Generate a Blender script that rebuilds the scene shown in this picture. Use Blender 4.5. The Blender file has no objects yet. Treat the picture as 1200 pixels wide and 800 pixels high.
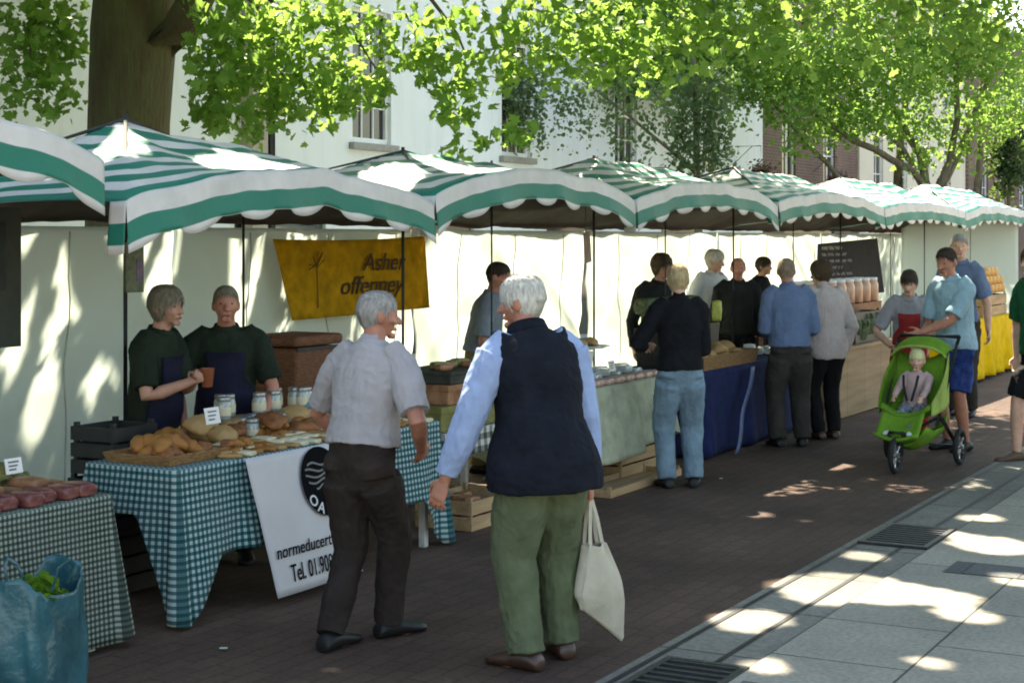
import bpy, bmesh, math, random
import numpy as np
from mathutils import Vector, Matrix, noise
rng = np.random.default_rng(7)
random.seed(7)
R = math.radians
SC = bpy.context.scene
COL = SC.collection
WORK = bpy.data.scenes.new('workbench')           # empty scene used only to evaluate modifiers; removed at the end
def evaluated(o):
    WORK.collection.objects.link(o)
    vl = WORK.view_layers[0]; vl.update()
    dg = vl.depsgraph; dg.update()
    me = bpy.data.meshes.new_from_object(o.evaluated_get(dg))
    bpy.data.objects.remove(o)
    return me
FPX, EYE = 1900.0, 1.85                 # focal length in photo pixels, eye height
UX, UY = .480, .877                     # direction of the street
ROTZ = math.atan2(UY, UX)

def S(u, b, z=0.0):                     # street coordinates: u along the stalls, b towards the houses
    return Vector((UX*u - UY*b, UY*u + UX*b, z))

def ray_b(px, b):                       # where the sight line of a column meets the plane at b
    t = (px - 600)/FPX
    d = b/(UX - UY*t)
    return (UX*t + UY)*d, d

# ------------------------------------------------------------------ objects
def tag(o, label=None, cat=None, group=None, kind=None):
    if label: o['label'] = label
    if cat: o['category'] = cat
    if group: o['group'] = group
    if kind: o['kind'] = kind
    return o

def empty(name, loc=(0, 0, 0), rz=0.0, label=None, cat=None, group=None):
    o = bpy.data.objects.new(name, None)
    COL.objects.link(o)
    o.empty_display_size = .1
    o.location = loc
    o.rotation_euler = (0, 0, rz)
    return tag(o, label, cat, group)

def link(name, me, mats=None, parent=None, loc=None, rz=None, smooth=False):
    o = bpy.data.objects.new(name, me)
    COL.objects.link(o)
    if mats is not None:
        for m in (mats if isinstance(mats, (list, tuple)) else [mats]):
            me.materials.append(m)
    if parent is not None: o.parent = parent
    if loc is not None: o.location = loc
    if rz is not None: o.rotation_euler = (0, 0, rz)
    if smooth:
        me.polygons.foreach_set('use_smooth', [True]*len(me.polygons))
    return o

def from_bm(name, bm, mats=None, parent=None, loc=None, rz=None, smooth=False):
    bmesh.ops.recalc_face_normals(bm, faces=bm.faces)
    me = bpy.data.meshes.new(name)
    bm.to_mesh(me); bm.free()
    return link(name, me, mats, parent, loc, rz, smooth)

def solid(o, t, off=0.0, mat_off=0):
    m = o.modifiers.new('thick', 'SOLIDIFY'); m.thickness = t; m.offset = off
    m.material_offset = mat_off; m.material_offset_rim = 0
    return o

def bev(o, w=.006, seg=2):
    m = o.modifiers.new('bev', 'BEVEL'); m.width = w; m.segments = seg; m.limit_method = 'ANGLE'
    return o

def kids(o):
    return [c for c in bpy.data.objects if c.parent == o]

def copy_tree(o, parent=None):
    c = o.copy(); COL.objects.link(c)
    if parent is not None: c.parent = parent
    for k in kids(o): copy_tree(k, c)
    return c

# ------------------------------------------------------------------ mesh makers
def box(bm, x0, x1, y0, y1, z0, z1, mi=0, M=None):
    vs = [Vector((x, y, z)) for x in (x0, x1) for y in (y0, y1) for z in (z0, z1)]
    if M is not None: vs = [M @ v for v in vs]
    v = [bm.verts.new(p) for p in vs]
    for q in ((0, 1, 3, 2), (4, 6, 7, 5), (0, 4, 5, 1), (2, 3, 7, 6), (0, 2, 6, 4), (1, 5, 7, 3)):
        f = bm.faces.new([v[i] for i in q]); f.material_index = mi

def perp(t):
    a = Vector((0, 0, 1)) if abs(t.z) < .9 else Vector((0, 1, 0))
    x = t.cross(a).normalized()
    return x, x.cross(t).normalized()

def rings(bm, rs, n=16, cap=True, mi=0):
    """rs: (centre, xaxis, yaxis, rx, ry)"""
    L = []
    for c, x, y, rx, ry in rs:
        L.append([bm.verts.new(c + x*(rx*math.cos(2*math.pi*i/n)) + y*(ry*math.sin(2*math.pi*i/n))) for i in range(n)])
    for a, b in zip(L, L[1:]):
        for i in range(n):
            f = bm.faces.new((a[i], a[(i+1) % n], b[(i+1) % n], b[i])); f.material_index = mi
    if cap:
        for l, c in ((L[0], rs[0][0]), (L[-1], rs[-1][0])):
            k = bm.verts.new(c)
            for i in range(n):
                f = bm.faces.new((l[i], l[(i+1) % n], k)); f.material_index = mi
    return L

def limb(bm, pts, rad, n=12, round0=True, round1=True, flat=1.0, xax=None, mi=0):
    pts = [Vector(p) for p in pts]
    rs = []
    N = len(pts)
    px_ = None
    fr = []
    for i, p in enumerate(pts):
        t = (pts[min(i+1, N-1)] - pts[max(i-1, 0)]).normalized()
        if px_ is None:
            x, y = perp(t)
            if xax is not None:
                x = (xax - t*xax.dot(t)).normalized(); y = t.cross(x)
        else:
            x = (px_ - t*px_.dot(t)).normalized(); y = t.cross(x)
        px_ = x
        fr.append((t, x, y))
    if round0:
        t, x, y = fr[0]
        for a in (85, 60, 30):
            r = rad[0]*math.cos(R(a)); rs.append((pts[0]-t*rad[0]*math.sin(R(a)), x, y, r, r*flat))
    for p, r, (t, x, y) in zip(pts, rad, fr): rs.append((p, x, y, r, r*flat))
    if round1:
        t, x, y = fr[-1]
        for a in (30, 60, 85):
            r = rad[-1]*math.cos(R(a)); rs.append((pts[-1]+t*rad[-1]*math.sin(R(a)), x, y, r, r*flat))
    rings(bm, rs, n, True, mi)

def ellipsoid(bm, c, rx, ry, rz, M=None, nu=16, nv=10, mi=0):
    c = Vector(c); M = M or Matrix.Identity(3)
    rs = []
    for j in range(nv+1):
        a = -math.pi/2 + math.pi*(j+.02)/(nv+.04)
        rs.append((c + M @ Vector((0, 0, rz*math.sin(a))), M @ Vector((1, 0, 0)), M @ Vector((0, 1, 0)), rx*math.cos(a), ry*math.cos(a)))
    rings(bm, rs, nu, True, mi)

def lathe(bm, prof, n=20, c=(0, 0, 0), mi=0):
    c = Vector(c)
    rings(bm, [(c+Vector((0, 0, z)), Vector((1, 0, 0)), Vector((0, 1, 0)), max(r, 1e-4), max(r, 1e-4)) for r, z in prof], n, True, mi)

def bar(bm, a, b, r, n=8, mi=0):
    limb(bm, [a, b], [r, r], n, False, False, mi=mi)

def remesh(bm, voxel, smooth=4, fac=.5, fold=0.0, fscale=(6, 6, 3), seed=0.0, post=None):
    """union of the closed pieces as one continuous surface"""
    bmesh.ops.recalc_face_normals(bm, faces=bm.faces)
    me = bpy.data.meshes.new('tmp'); bm.to_mesh(me); bm.free()
    o = bpy.data.objects.new('tmp', me)
    m = o.modifiers.new('r', 'REMESH'); m.mode = 'VOXEL'; m.voxel_size = voxel; m.adaptivity = 0
    if smooth:
        s = o.modifiers.new('s', 'SMOOTH'); s.iterations = smooth; s.factor = fac
    out = evaluated(o); bpy.data.meshes.remove(me)
    if fold:
        k = len(out.vertices)
        nr = np.zeros(k*3); cc = np.zeros(k*3)
        out.vertices.foreach_get('normal', nr); out.vertices.foreach_get('co', cc)
        nr = nr.reshape(-1, 3); cc = cc.reshape(-1, 3); amp = np.zeros(k)
        for i in range(k):
            p = Vector(cc[i])
            q = Vector((p.x*fscale[0]+seed, p.y*fscale[1]-seed, p.z*fscale[2]+seed*.7))
            f = noise.noise(q) + .55*noise.noise(q*2.3) + .3*(1-abs(noise.noise(q*3.1+Vector((9, 3, 1))))*2.4)
            amp[i] = fold*f
        out.vertices.foreach_set('co', (cc + nr*amp[:, None]).reshape(-1)); out.update()
    out.polygons.foreach_set('use_smooth', [True]*len(out.polygons))
    return out

def grid(bm, nu, nv, fn, uvfn=None, mi=0):
    uvl = bm.loops.layers.uv.verify() if uvfn else None
    V = [[bm.verts.new(fn(i/nu, j/nv)) for j in range(nv+1)] for i in range(nu+1)]
    for i in range(nu):
        for j in range(nv):
            f = bm.faces.new((V[i][j], V[i+1][j], V[i+1][j+1], V[i][j+1])); f.material_index = mi
            if uvfn:
                for l, (a, b) in zip(f.loops, ((i, j), (i+1, j), (i+1, j+1), (i, j+1))):
                    l[uvl].uv = uvfn(a/nu, b/nv)
    return V

def text_mesh(name, s, size, mat, parent, M, shear=0.0, bold=0.0, depth=.0012, align='LEFT'):
    cu = bpy.data.curves.new(name, 'FONT'); cu.body = s; cu.size = size; cu.shear = shear
    cu.extrude = depth; cu.offset = bold; cu.align_x = align; cu.resolution_u = 3
    o = bpy.data.objects.new(name, cu)
    me = evaluated(o); bpy.data.curves.remove(cu)
    me.transform(M)
    return link(name, me, mat, parent)

# ------------------------------------------------------------------ materials
def nodes(name):
    m = bpy.data.materials.new(name); m.use_nodes = True
    nt = m.node_tree; nt.nodes.clear()
    out = nt.nodes.new('ShaderNodeOutputMaterial')
    return m, nt, out

def N(nt, t, **kw):
    n = nt.nodes.new('ShaderNode'+t)
    for k, v in kw.items():
        if hasattr(n, k) and k not in n.inputs: setattr(n, k, v)
        else: n.inputs[k].default_value = v
    return n

def c4(c, k=1.0): return (c[0]*k, c[1]*k, c[2]*k, 1)

def mixc(nt, f, a, b, mode='MIX'):
    n = nt.nodes.new('ShaderNodeMix'); n.data_type = 'RGBA'; n.blend_type = mode
    for i, x in ((0, f), (6, a), (7, b)):
        if hasattr(x, 'links'): nt.links.new(x, n.inputs[i])
        else: n.inputs[i].default_value = x
    return n.outputs[2]

def math_(nt, op, a, b=None, c=None):
    n = nt.nodes.new('ShaderNodeMath'); n.operation = op
    for i, x in enumerate((a, b, c)):
        if x is None: continue
        if hasattr(x, 'links'): nt.links.new(x, n.inputs[i])
        else: n.inputs[i].default_value = x
    return n.outputs[0]

def noise_fac(nt, scale, detail=4, co='Object', stretch=None, rough=.6):
    tc = N(nt, 'TexCoord')
    src = tc.outputs[co]
    if stretch:
        mp = N(nt, 'Mapping'); nt.links.new(src, mp.inputs[0]); mp.inputs['Scale'].default_value = stretch; src = mp.outputs[0]
    n = N(nt, 'TexNoise', Scale=scale, Detail=detail, Roughness=rough)
    nt.links.new(src, n.inputs['Vector'])
    return n.outputs['Fac']

def contrast(nt, fac, lo, hi):
    n = N(nt, 'MapRange'); nt.links.new(fac, n.inputs[0]); n.inputs[1].default_value = lo; n.inputs[2].default_value = hi
    return n.outputs[0]

def finish(m, nt, out, col, rough=.7, bump=None, bdist=.004, bstr=.5, spec=.3, trans=None, tw=.0, metal=0, sheen=0, coat=0):
    p = N(nt, 'BsdfPrincipled')
    if hasattr(col, 'links'): nt.links.new(col, p.inputs['Base Color'])
    else: p.inputs['Base Color'].default_value = col
    p.inputs['Roughness'].default_value = rough
    p.inputs['Specular IOR Level'].default_value = spec
    p.inputs['Metallic'].default_value = metal
    p.inputs['Sheen Weight'].default_value = sheen
    p.inputs['Coat Weight'].default_value = coat
    if bump is not None:
        b = N(nt, 'Bump', Strength=bstr, Distance=bdist); nt.links.new(bump, b.inputs['Height'])
        nt.links.new(b.outputs[0], p.inputs['Normal'])
    res = p.outputs[0]
    if tw > 0:
        t = N(nt, 'BsdfTranslucent')
        tc = trans if trans is not None else col
        if hasattr(tc, 'links'): nt.links.new(tc, t.inputs[0])
        else: t.inputs[0].default_value = tc
        x = N(nt, 'MixShader'); x.inputs[0].default_value = tw
        nt.links.new(res, x.inputs[1]); nt.links.new(t.outputs[0], x.inputs[2]); res = x.outputs[0]
    nt.links.new(res, out.inputs[0])
    return m

MATS = {}
def mat(name, c, rough=.7, var=.25, scale=9, c2=None, bs=60, bump=.3, bdist=.003, spec=.3, tw=0, metal=0, stretch=None, sheen=0, detail=4, coat=0):
    if name in MATS: return MATS[name]
    m, nt, out = nodes(name)
    f = contrast(nt, noise_fac(nt, scale, detail, stretch=stretch), .3, .7)
    col = mixc(nt, f, c4(c, 1-var), c4(c2, 1) if c2 else c4(c, 1+var))
    b = noise_fac(nt, bs, 3, stretch=stretch) if bump else None
    MATS[name] = finish(m, nt, out, col, rough, b, bdist, bump, spec, None, tw, metal, sheen, coat)
    return m

def cloth_mat(name, c, var=.18, weave=260, rough=.9, tw=0.0, wave=None, sheen=.0):
    if name in MATS: return MATS[name]
    m, nt, out = nodes(name)
    f = contrast(nt, noise_fac(nt, 7, 4), .3, .7)
    g = noise_fac(nt, weave, 2)
    col = mixc(nt, f, c4(c, 1-var), c4(c, 1+var))
    col = mixc(nt, .22, col, mixc(nt, g, (.2, .2, .2, 1), (1, 1, 1, 1)), 'MULTIPLY')
    h = math_(nt, 'ADD', math_(nt, 'MULTIPLY', noise_fac(nt, 22, 3), 3.0), g)
    if wave:
        tc = N(nt, 'TexCoord'); w = N(nt, 'TexWave', Scale=wave, Distortion=1.0); nt.links.new(tc.outputs['Object'], w.inputs[0])
        h = math_(nt, 'ADD', h, math_(nt, 'MULTIPLY', w.outputs['Fac'], .8))
    MATS[name] = finish(m, nt, out, col, rough, h, .004, .5, .15, None, tw, 0, sheen)
    return m

def stripe_mat():
    m, nt, out = nodes('striped canvas')
    uv = N(nt, 'UVMap'); sx = N(nt, 'SeparateXYZ'); nt.links.new(uv.outputs[0], sx.inputs[0])
    w = math_(nt, 'MULTIPLY', math_(nt, 'SUBTRACT', noise_fac(nt, 1.3, 2), .5), .012)
    f = math_(nt, 'FRACT', math_(nt, 'DIVIDE', math_(nt, 'ADD', sx.outputs[0], w), .16))
    st = contrast(nt, math_(nt, 'ABSOLUTE', math_(nt, 'SUBTRACT', f, .5)), .24, .26)
    dirt = contrast(nt, noise_fac(nt, 3.5, 5), .35, .75)
    wh = mixc(nt, dirt, (.64, .60, .565, 1), (.47, .45, .42, 1))
    gr = mixc(nt, dirt, (.004, .15, .10, 1), (.012, .18, .125, 1))
    col = mixc(nt, st, gr, wh)
    return finish(m, nt, out, col, .55, noise_fac(nt, 30, 3), .004, .4, .35, None, .06)

def gingham_mat(name, p, dark, mid, light):
    m, nt, out = nodes(name)
    uv = N(nt, 'UVMap'); sx = N(nt, 'SeparateXYZ'); nt.links.new(uv.outputs[0], sx.inputs[0])
    a = math_(nt, 'LESS_THAN', math_(nt, 'FRACT', math_(nt, 'DIVIDE', sx.outputs[0], p)), .5)
    b = math_(nt, 'LESS_THAN', math_(nt, 'FRACT', math_(nt, 'DIVIDE', sx.outputs[1], p)), .5)
    s = math_(nt, 'ADD', a, b)
    c1 = mixc(nt, math_(nt, 'MINIMUM', s, 1.0), c4(light), c4(mid))
    c2 = mixc(nt, math_(nt, 'MAXIMUM', math_(nt, 'SUBTRACT', s, 1.0), 0.0), c1, c4(dark))
    d = contrast(nt, noise_fac(nt, 5, 4), .3, .75)
    col = mixc(nt, math_(nt, 'MULTIPLY', d, .35), c2, mixc(nt, .5, c2, (.25, .25, .24, 1)))
    return finish(m, nt, out, col, .85, noise_fac(nt, 300, 2), .002, .3, .15, None, .08)
# ------------------------------------------------------------------ people
SKIN = mat('weathered skin', (.42, .22, .15), .55, .18, 14, bs=120, bump=.15, spec=.35)
SKIN2 = mat('reddened skin', (.40, .17, .11), .55, .2, 14, bs=120, bump=.15, spec=.35)
SKIN3 = mat('fair skin', (.55, .31, .22), .55, .15, 14, bs=120, bump=.15, spec=.35)
EYE_M = mat('dark eye', (.03, .022, .018), .2, .1, 5, bump=0)
LIP_M = mat('lip', (.33, .11, .09), .5, .1, 20, bump=0)

def hair_mat(name, c):
    return mat(name, c, .75, .35, 60, bs=130, bump=.45, bdist=.004, stretch=(1, 1, .3), spec=.25)

def ik(a, t, l1, l2, pole):
    d = t - a
    L = d.length
    if L > (l1+l2)*.995:
        t = a + d*((l1+l2)*.995/L); d = t - a; L = d.length
    if L < abs(l1-l2)+.02: L = abs(l1-l2)+.02
    n = d.normalized()
    x = (l1*l1 - l2*l2 + L*L)/(2*L)
    h = math.sqrt(max(l1*l1 - x*x, 0))
    p = (pole - n*pole.dot(n))
    p = p.normalized() if p.length > 1e-4 else Vector((1, 0, 0))
    return a + n*x + p*h, t

def headpoint(d, H):
    x, y, z = d
    wx, dy, hz = .0435*H, .0555*H, .0665*H
    hr = math.hypot(x, y)
    if z > 0 and hr > 1e-3:
        f = (max(0, 1 - z**2.6))**(1/2.6)/hr
        x *= f; y *= f
    px, py, pz = x*wx, y*dy, z*hz
    if z < 0:
        k = (-z)
        px *= 1 - .30*k**1.3
        if y < 0: py *= 1 - .45*k
        else: py *= 1 + .04*k
    else:
        py *= 1 + .02*z
        if y < 0: py *= 1.06
    return Vector((px, py, pz))

def head_shape(bm, C, M, H, nu=28, nv=20):
    rs = []
    L = []
    for j in range(nv+1):
        a = -math.pi/2 + math.pi*(j+.03)/(nv+.06)
        L.append([bm.verts.new(C + M @ headpoint((math.cos(a)*math.cos(2*math.pi*i/nu), math.cos(a)*math.sin(2*math.pi*i/nu), math.sin(a)), H)) for i in range(nu)])
    for p, q in zip(L, L[1:]):
        for i in range(nu): bm.faces.new((p[i], p[(i+1) % nu], q[(i+1) % nu], q[i]))
    bm.faces.new(L[0][::-1]); bm.faces.new(L[-1])
    def at(x, y, z): return C + M @ Vector((x*H, y*H, z*H))
    limb(bm, [at(0, .050, .010), at(0, .060, -.006), at(0, .066, -.016)], [.0055*H, .0075*H, .0085*H], 10)      # nose
    for s in (-1, 1):
        limb(bm, [at(s*.008, .056, -.017), at(s*.004, .060, -.017)], [.006*H, .006*H], 8)
        limb(bm, [at(s*.008, .051, .017), at(s*.026, .044, .018)], [.0045*H, .004*H], 8)                        # brow
        limb(bm, [at(s*.020, .040, -.016), at(s*.028, .030, -.012)], [.012*H, .012*H], 8)                      # cheek
        ellipsoid(bm, at(s*.045, -.004, -.004), .007*H, .013*H, .019*H, M, 10, 8)                              # ear
    limb(bm, [at(-.012, .049, -.036), at(.012, .049, -.036)], [.006*H, .006*H], 8)                            # lips
    limb(bm, [at(-.009, .044, -.055), at(.009, .044, -.055)], [.010*H, .010*H], 8)                            # chin

def sstep(a, b, x):
    t = min(1, max(0, (x-a)/(b-a))); return t*t*(3-2*t)

def hair_shape(C, M, H, style, seed):
    bm = bmesh.new()
    bmesh.ops.create_icosphere(bm, subdivisions=5, radius=1)
    sk = []
    for v in bm.verts:
        d = v.co.normalized()
        x, y, z = d
        n1 = noise.noise(d*3.2+Vector((seed, 0, 0))); n2 = noise.noise(Vector((x*11, y*11, z*5))+Vector((0, seed, 0)))
        n3 = noise.noise(Vector((x*26, y*26, z*9))+Vector((0, seed, 3)))
        if style == 'bob':
            thr = -.15 + (.62*y if y > 0 else .85*y) - .35*abs(x)*(1 if y < .35 else .2); th = .17
        elif style == 'full':
            thr = -.10 + (.58*y if y > 0 else .62*y); th = .11
        elif style == 'thin':
            thr = -.05 + (.74*y if y > 0 else .55*y); th = .055
        else:
            thr = -.03 + (.78*y if y > 0 else .50*y); th = .045
        m = sstep(-.09, .10, z - thr + .07*n2 + .05*n3)
        if style == 'bald':
            m *= 1 - sstep(.45, .72, z + .25*y); th = .05
        if style == 'thin':
            th *= 1 - .5*sstep(.6, .9, z + .3*y)
        if style == 'hat':
            m = sstep(.10, .16, z - .06*y); th = .12
            n2 = n3 = 0
        k = 1 + th*m*(1 + .35*n1 + .35*n2 + .30*n3) - (.035 if style != 'hat' else .08)*(1-m)
        v.co = C + M @ (headpoint(d, H)*k)
        sk.append((d, m, k))
    if style != 'hat':
        rr = random.Random(int(seed*100))
        ok = [q for q in sk if q[1] > .35]
        cnt = 1500 if H > 1 else 300
        for _ in range(cnt):
            d, m, k = rr.choice(ok)
            L = rr.uniform(.25, .55)*(1.25 if style in ('full', 'bob') else .8)
            f = Vector((d.x*.6, -.55, -.9)) if d.z < .75 else Vector((d.x*.9 + rr.uniform(-.3, .3), -.8, -.2))
            f = f + Vector((rr.gauss(0, .35), rr.gauss(0, .35), rr.gauss(0, .3)))
            f = (f - d*f.dot(d)).normalized(); t = d.cross(f)
            w = rr.uniform(.018, .04); lift = rr.uniform(.0, .05)
            pr = None
            for s in range(4):
                q = s/3; e = (d + f*L*q).normalized(); ww = w*(1-q*.85)
                a, b = [C + M @ (headpoint((e + t*(ww*z_)).normalized(), H)*(k + .012 + lift*q*(1-.4*q) - .02*(1-q)**4)) for z_ in (-1, 1)]
                va, vb = bm.verts.new(a), bm.verts.new(b)
                if pr: bm.faces.new((pr[0], pr[1], vb, va))
                pr = (va, vb)
    me = bpy.data.meshes.new('hair'); bm.to_mesh(me); bm.free()
    me.polygons.foreach_set('use_smooth', [True]*len(me.polygons))
    return me

def hand_shape(bm, W, D, Nn, H, side, curl=.5, spread=1.0):
    """W wrist, D direction of the fingers, Nn palm normal (where the fingers curl to)"""
    D = D.normalized(); Nn = (Nn - D*Nn.dot(D)).normalized(); T = D.cross(Nn)*side     # T: towards the thumb
    k = H/1.75
    rings(bm, [(W - D*.015*k, T, Nn, .024*k, .019*k), (W+D*.015*k, T, Nn, .029*k, .018*k), (W+D*.05*k, T, Nn, .041*k, .017*k),
               (W+D*.085*k, T, Nn, .042*k, .015*k), (W+D*.097*k, T, Nn, .036*k, .011*k)], 14)
    for i, (o, L, a) in enumerate(((.031, .070, .10), (.0105, .080, .03), (-.0105, .074, -.05), (-.031, .056, -.14))):
        p = W + D*(.088*k) + T*(o*k)
        d = (D + T*(a*spread)).normalized()
        ang = 0
        pts = [p - d*.02*k, p]
        for s, seg in enumerate((.44, .32, .26)):
            ang += curl*(.55, .95, .7)[s] + .05*i*curl
            dd = d*math.cos(ang) + Nn*math.sin(ang)
            p = p + dd*(L*seg*k); pts.append(p)
        limb(bm, pts, [.0095*k, .0095*k, .0088*k, .008*k, .0068*k], 8)
    p = W + D*.022*k + T*.026*k
    d = (D*.62 + T*.72 + Nn*.30).normalized()
    q = p + d*.038*k
    r = q + (D*.9 + T*.25 + Nn*(.2+.5*curl)).normalized()*.031*k
    r2 = r + (D*.9 - T*.05 + Nn*(.3+.6*curl)).normalized()*.024*k
    limb(bm, [p - d*.012*k, p, q, r, r2], [.013*k, .014*k, .0115*k, .0102*k, .0085*k], 8)

TORSO = [(-.065, .082, .050), (-.03, .094, .060), (0, .098, .066), (.05, .094, .066), (.10, .089, .063), (.16, .093, .065),
         (.21, .100, .068), (.25, .103, .066), (.282, .098, .057), (.305, .074, .048), (.322, .046, .041)]

def person(label, loc, fwd, H=1.72, lean=3, hunch=8, side=0, twist=0, head=(0, 0), headf=.012, wide=1.0, belly=0.0,
           lhand=None, rhand=None, lpole=None, rpole=None, feet=None, crouch=0.0, skin=None, hair=None, style='short',
           top=None, sleeve='long', hem=-.02, legs=None, legwear='trousers', shoes=None, vox=.009, seed=1.0, shirt_off=.007,
           vest=None, apron=None, hs=1.0, belt=None, lcurl=.6, rcurl=.6, collar=None, group=None, stripes=None, bare_feet=False, feet_z=0.0,
           parent=None, beard=None, hip_y=0.0, slv=1.06, leg_loose=1.0, shoe_big=1.0, sit=None, torso_fold=.009):
    root = parent if parent is not None else empty('person', loc, math.atan2(-fwd[0], fwd[1]), label, 'person', group)
    skin = skin or SKIN
    # spine
    hip = Vector((0, hip_y, .515*H - crouch)) if sit is None else Vector(sit)
    n = 40
    tab = []
    c = hip.copy(); step = .42*H/n
    def spine_ang(s): return R(lean*min(1, max(0, (s+.01)/.05)) + hunch*max(0, s/.32)**1.6)
    back = hip.copy()
    cs = {}
    def spine(s):
        p = hip.copy(); k = 24; ds = s*H/k
        for i in range(k):
            a = spine_ang(s*(i+.5)/k)
            p += Vector((math.sin(R(side))*1, math.sin(a), math.cos(a)*math.cos(R(side))))*ds
        a = spine_ang(s); t = R(twist)*min(1, max(0, s/.28))
        Mx = Matrix.Rotation(t, 3, 'Z') @ Matrix.Rotation(R(side), 3, 'Y') @ Matrix.Rotation(-a, 3, 'X')
        return p, Mx
    def torso_rings(off=0.0, s0=-.065, s1=.33, dscale=1.0, flare=0.0, rnd=False):
        rs = []
        prev = None
        T = [(s, w, d) for s, w, d in TORSO if s0+.012 < s < s1+.001]
        if s0 > TORSO[0][0]:
            for (sa, wa, da), (sb, wb, db) in zip(TORSO, TORSO[1:]):
                if sa <= s0 < sb: q = (s0-sa)/(sb-sa); T = [(s0, wa+(wb-wa)*q, da+(db-da)*q)] + T; break
        elif not T or T[0] != TORSO[0]: T = [TORSO[0]] + T
        for s, w, d in T:
            p, Mx = spine(s)
            bl = belly*math.exp(-((s-.08)/.075)**2)
            dd = d*wide**.6*dscale + bl
            fl = flare*max(0, .12 - s)
            if not rs and rnd:
                p_, M_ = spine(s-.028)
                rs.append((p_ + M_ @ Vector((0, bl*.55*H, 0)), M_ @ Vector((1, 0, 0)), M_ @ Vector((0, 1, 0)), w*wide*H*.62, dd*H*.55))
            rs.append((p + Mx @ Vector((0, bl*.55*H, 0)), Mx @ Vector((1, 0, 0)), Mx @ Vector((0, 1, 0)), (w*wide+fl)*H+off, (dd+fl)*H+off))
        return rs
    Nb, Mn = spine(.318)
    aN = spine_ang(.318)
    hc = Nb + Vector((0, headf*H + math.sin(aN*.5)*.095*H, math.cos(aN*.5)*(.090*H + .05*H*(hs-1))))
    Mh = Matrix.Rotation(R(head[0]), 3, 'Z') @ Matrix.Rotation(-R(head[1]), 3, 'X')
    # arms
    sh, el, wr = {}, {}, {}
    for sd, tgt, pole in ((-1, lhand, lpole), (1, rhand, rpole)):
        p, Mx = spine(.270)
        a = p + Mx @ Vector((sd*.104*wide*H, 0, 0))
        t = Vector(tgt) if tgt is not None else Vector((sd*(.15*H), .03, .47*H))
        po = Vector(pole) if pole is not None else Vector((sd*.5, -1, -.2))
        e, t = ik(a, t, .175*H, .152*H, po)
        sh[sd], el[sd], wr[sd] = a, e, t
    # legs
    feet = feet or ((-.10, .0, 0, 8), (.10, .0, 0, -8))
    hj, kn, an, toe = {}, {}, {}, {}
    for sd, ft in zip((-1, 1), feet):
        a = hip + Vector((sd*.050*H*wide**.5, 0, -.012*H))
        t = Vector((ft[0], ft[1], ft[2] + .048*H + feet_z))
        k, t = ik(a, t, .238*H, .232*H, Vector((ft[4] if len(ft) > 4 else sd*.15, 1, .1)))
        hj[sd], kn[sd], an[sd] = a, k, t
        toe[sd] = Vector((-math.sin(R(ft[3])), math.cos(R(ft[3])), ft[5] if len(ft) > 5 else 0)).normalized()
    # body: one continuous skin
    bm = bmesh.new()
    rings(bm, torso_rings(-.02, -.01, .33, .9, rnd=True), 20)
    rings(bm, [(Nb - Vector((0, .01*H, .02*H)), Vector((1, 0, 0)), Vector((0, 1, 0)), .038*H, .038*H), (Nb.lerp(hc, .4), Vector((1, 0, 0)), Vector((0, 1, 0)), .031*H, .034*H),
               (Nb.lerp(hc, .75), Vector((1, 0, 0)), Vector((0, 1, 0)), .031*H, .034*H)], 14)
    head_shape(bm, hc, Mh, H*hs)
    tq, Mq = spine(.325)
    for sd in (-1, 1): limb(bm, [tq + Mq @ Vector((sd*.012*H, -.004*H, 0)), (tq + Mq @ Vector((sd*.03*H, -.004*H, 0))).lerp(sh[sd], .5) + Vector((0, 0, .006*H)), sh[sd]], [.030*H, .032*H, .032*H], 12)
    for sd in (-1, 1):
        limb(bm, [sh[sd], sh[sd].lerp(el[sd], .4), el[sd], el[sd].lerp(wr[sd], .3), wr[sd]], [.033*H, .029*H, .0235*H, .024*H, .0155*H], 12)
        dr = (wr[sd]-el[sd]).normalized()
        nn = (Vector((-sd*.8, .5, .0)) if (wr[sd].z < el[sd].z - .08) else Vector((-sd*.6, 0, -.8)))
        hand_shape(bm, wr[sd], dr, nn, H, sd if True else 1, lcurl if sd < 0 else rcurl)
        limb(bm, [hj[sd], hj[sd].lerp(kn[sd], .5), kn[sd], kn[sd].lerp(an[sd], .3), an[sd]], [.030*H, .034*H, .031*H, .033*H, .020*H], 12)
        f0 = an[sd] - Vector((0, 0, .03*H))
        limb(bm, [f0 - toe[sd]*.015*H, f0 + toe[sd]*.05*H - Vector((0, 0, .004*H)), f0+toe[sd]*.085*H - Vector((0, 0, .008*H))], [.018*H, .020*H, .012*H], 10)
    me = remesh(bm, vox, 3, .5)
    link('body', me, skin, root)
    for sd in (-1, 1):
        bm = bmesh.new(); ellipsoid(bm, hc + Mh @ Vector((sd*.0185*H, .0475*H, .004*H))*hs, .0052*H*hs, .004*H*hs, .0032*H*hs, Mh, 10, 8)
        from_bm('eye', bm, EYE_M, root, smooth=True)
    bm = bmesh.new(); limb(bm, [hc + Mh @ Vector((-.012*H, .0545*H, -.036*H))*hs, hc + Mh @ Vector((.012*H, .0545*H, -.036*H))*hs], [.0026*H]*2, 8)
    from_bm('mouth', bm, LIP_M, root, smooth=True)
    if hair is not None:
        link('sun_hat' if style == 'hat' else 'hair', hair_shape(hc, Mh, H*hs, style, seed), hair, root)
    if beard is not None:
        bm = bmesh.new(); ellipsoid(bm, hc + Mh @ Vector((0, .03*H, -.05*H)), .028*H, .026*H, .018*H, Mh, 14, 10)
        link('beard', remesh(bm, .005, 1, .4, .004, (60, 60, 30), seed), beard, root)
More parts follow.
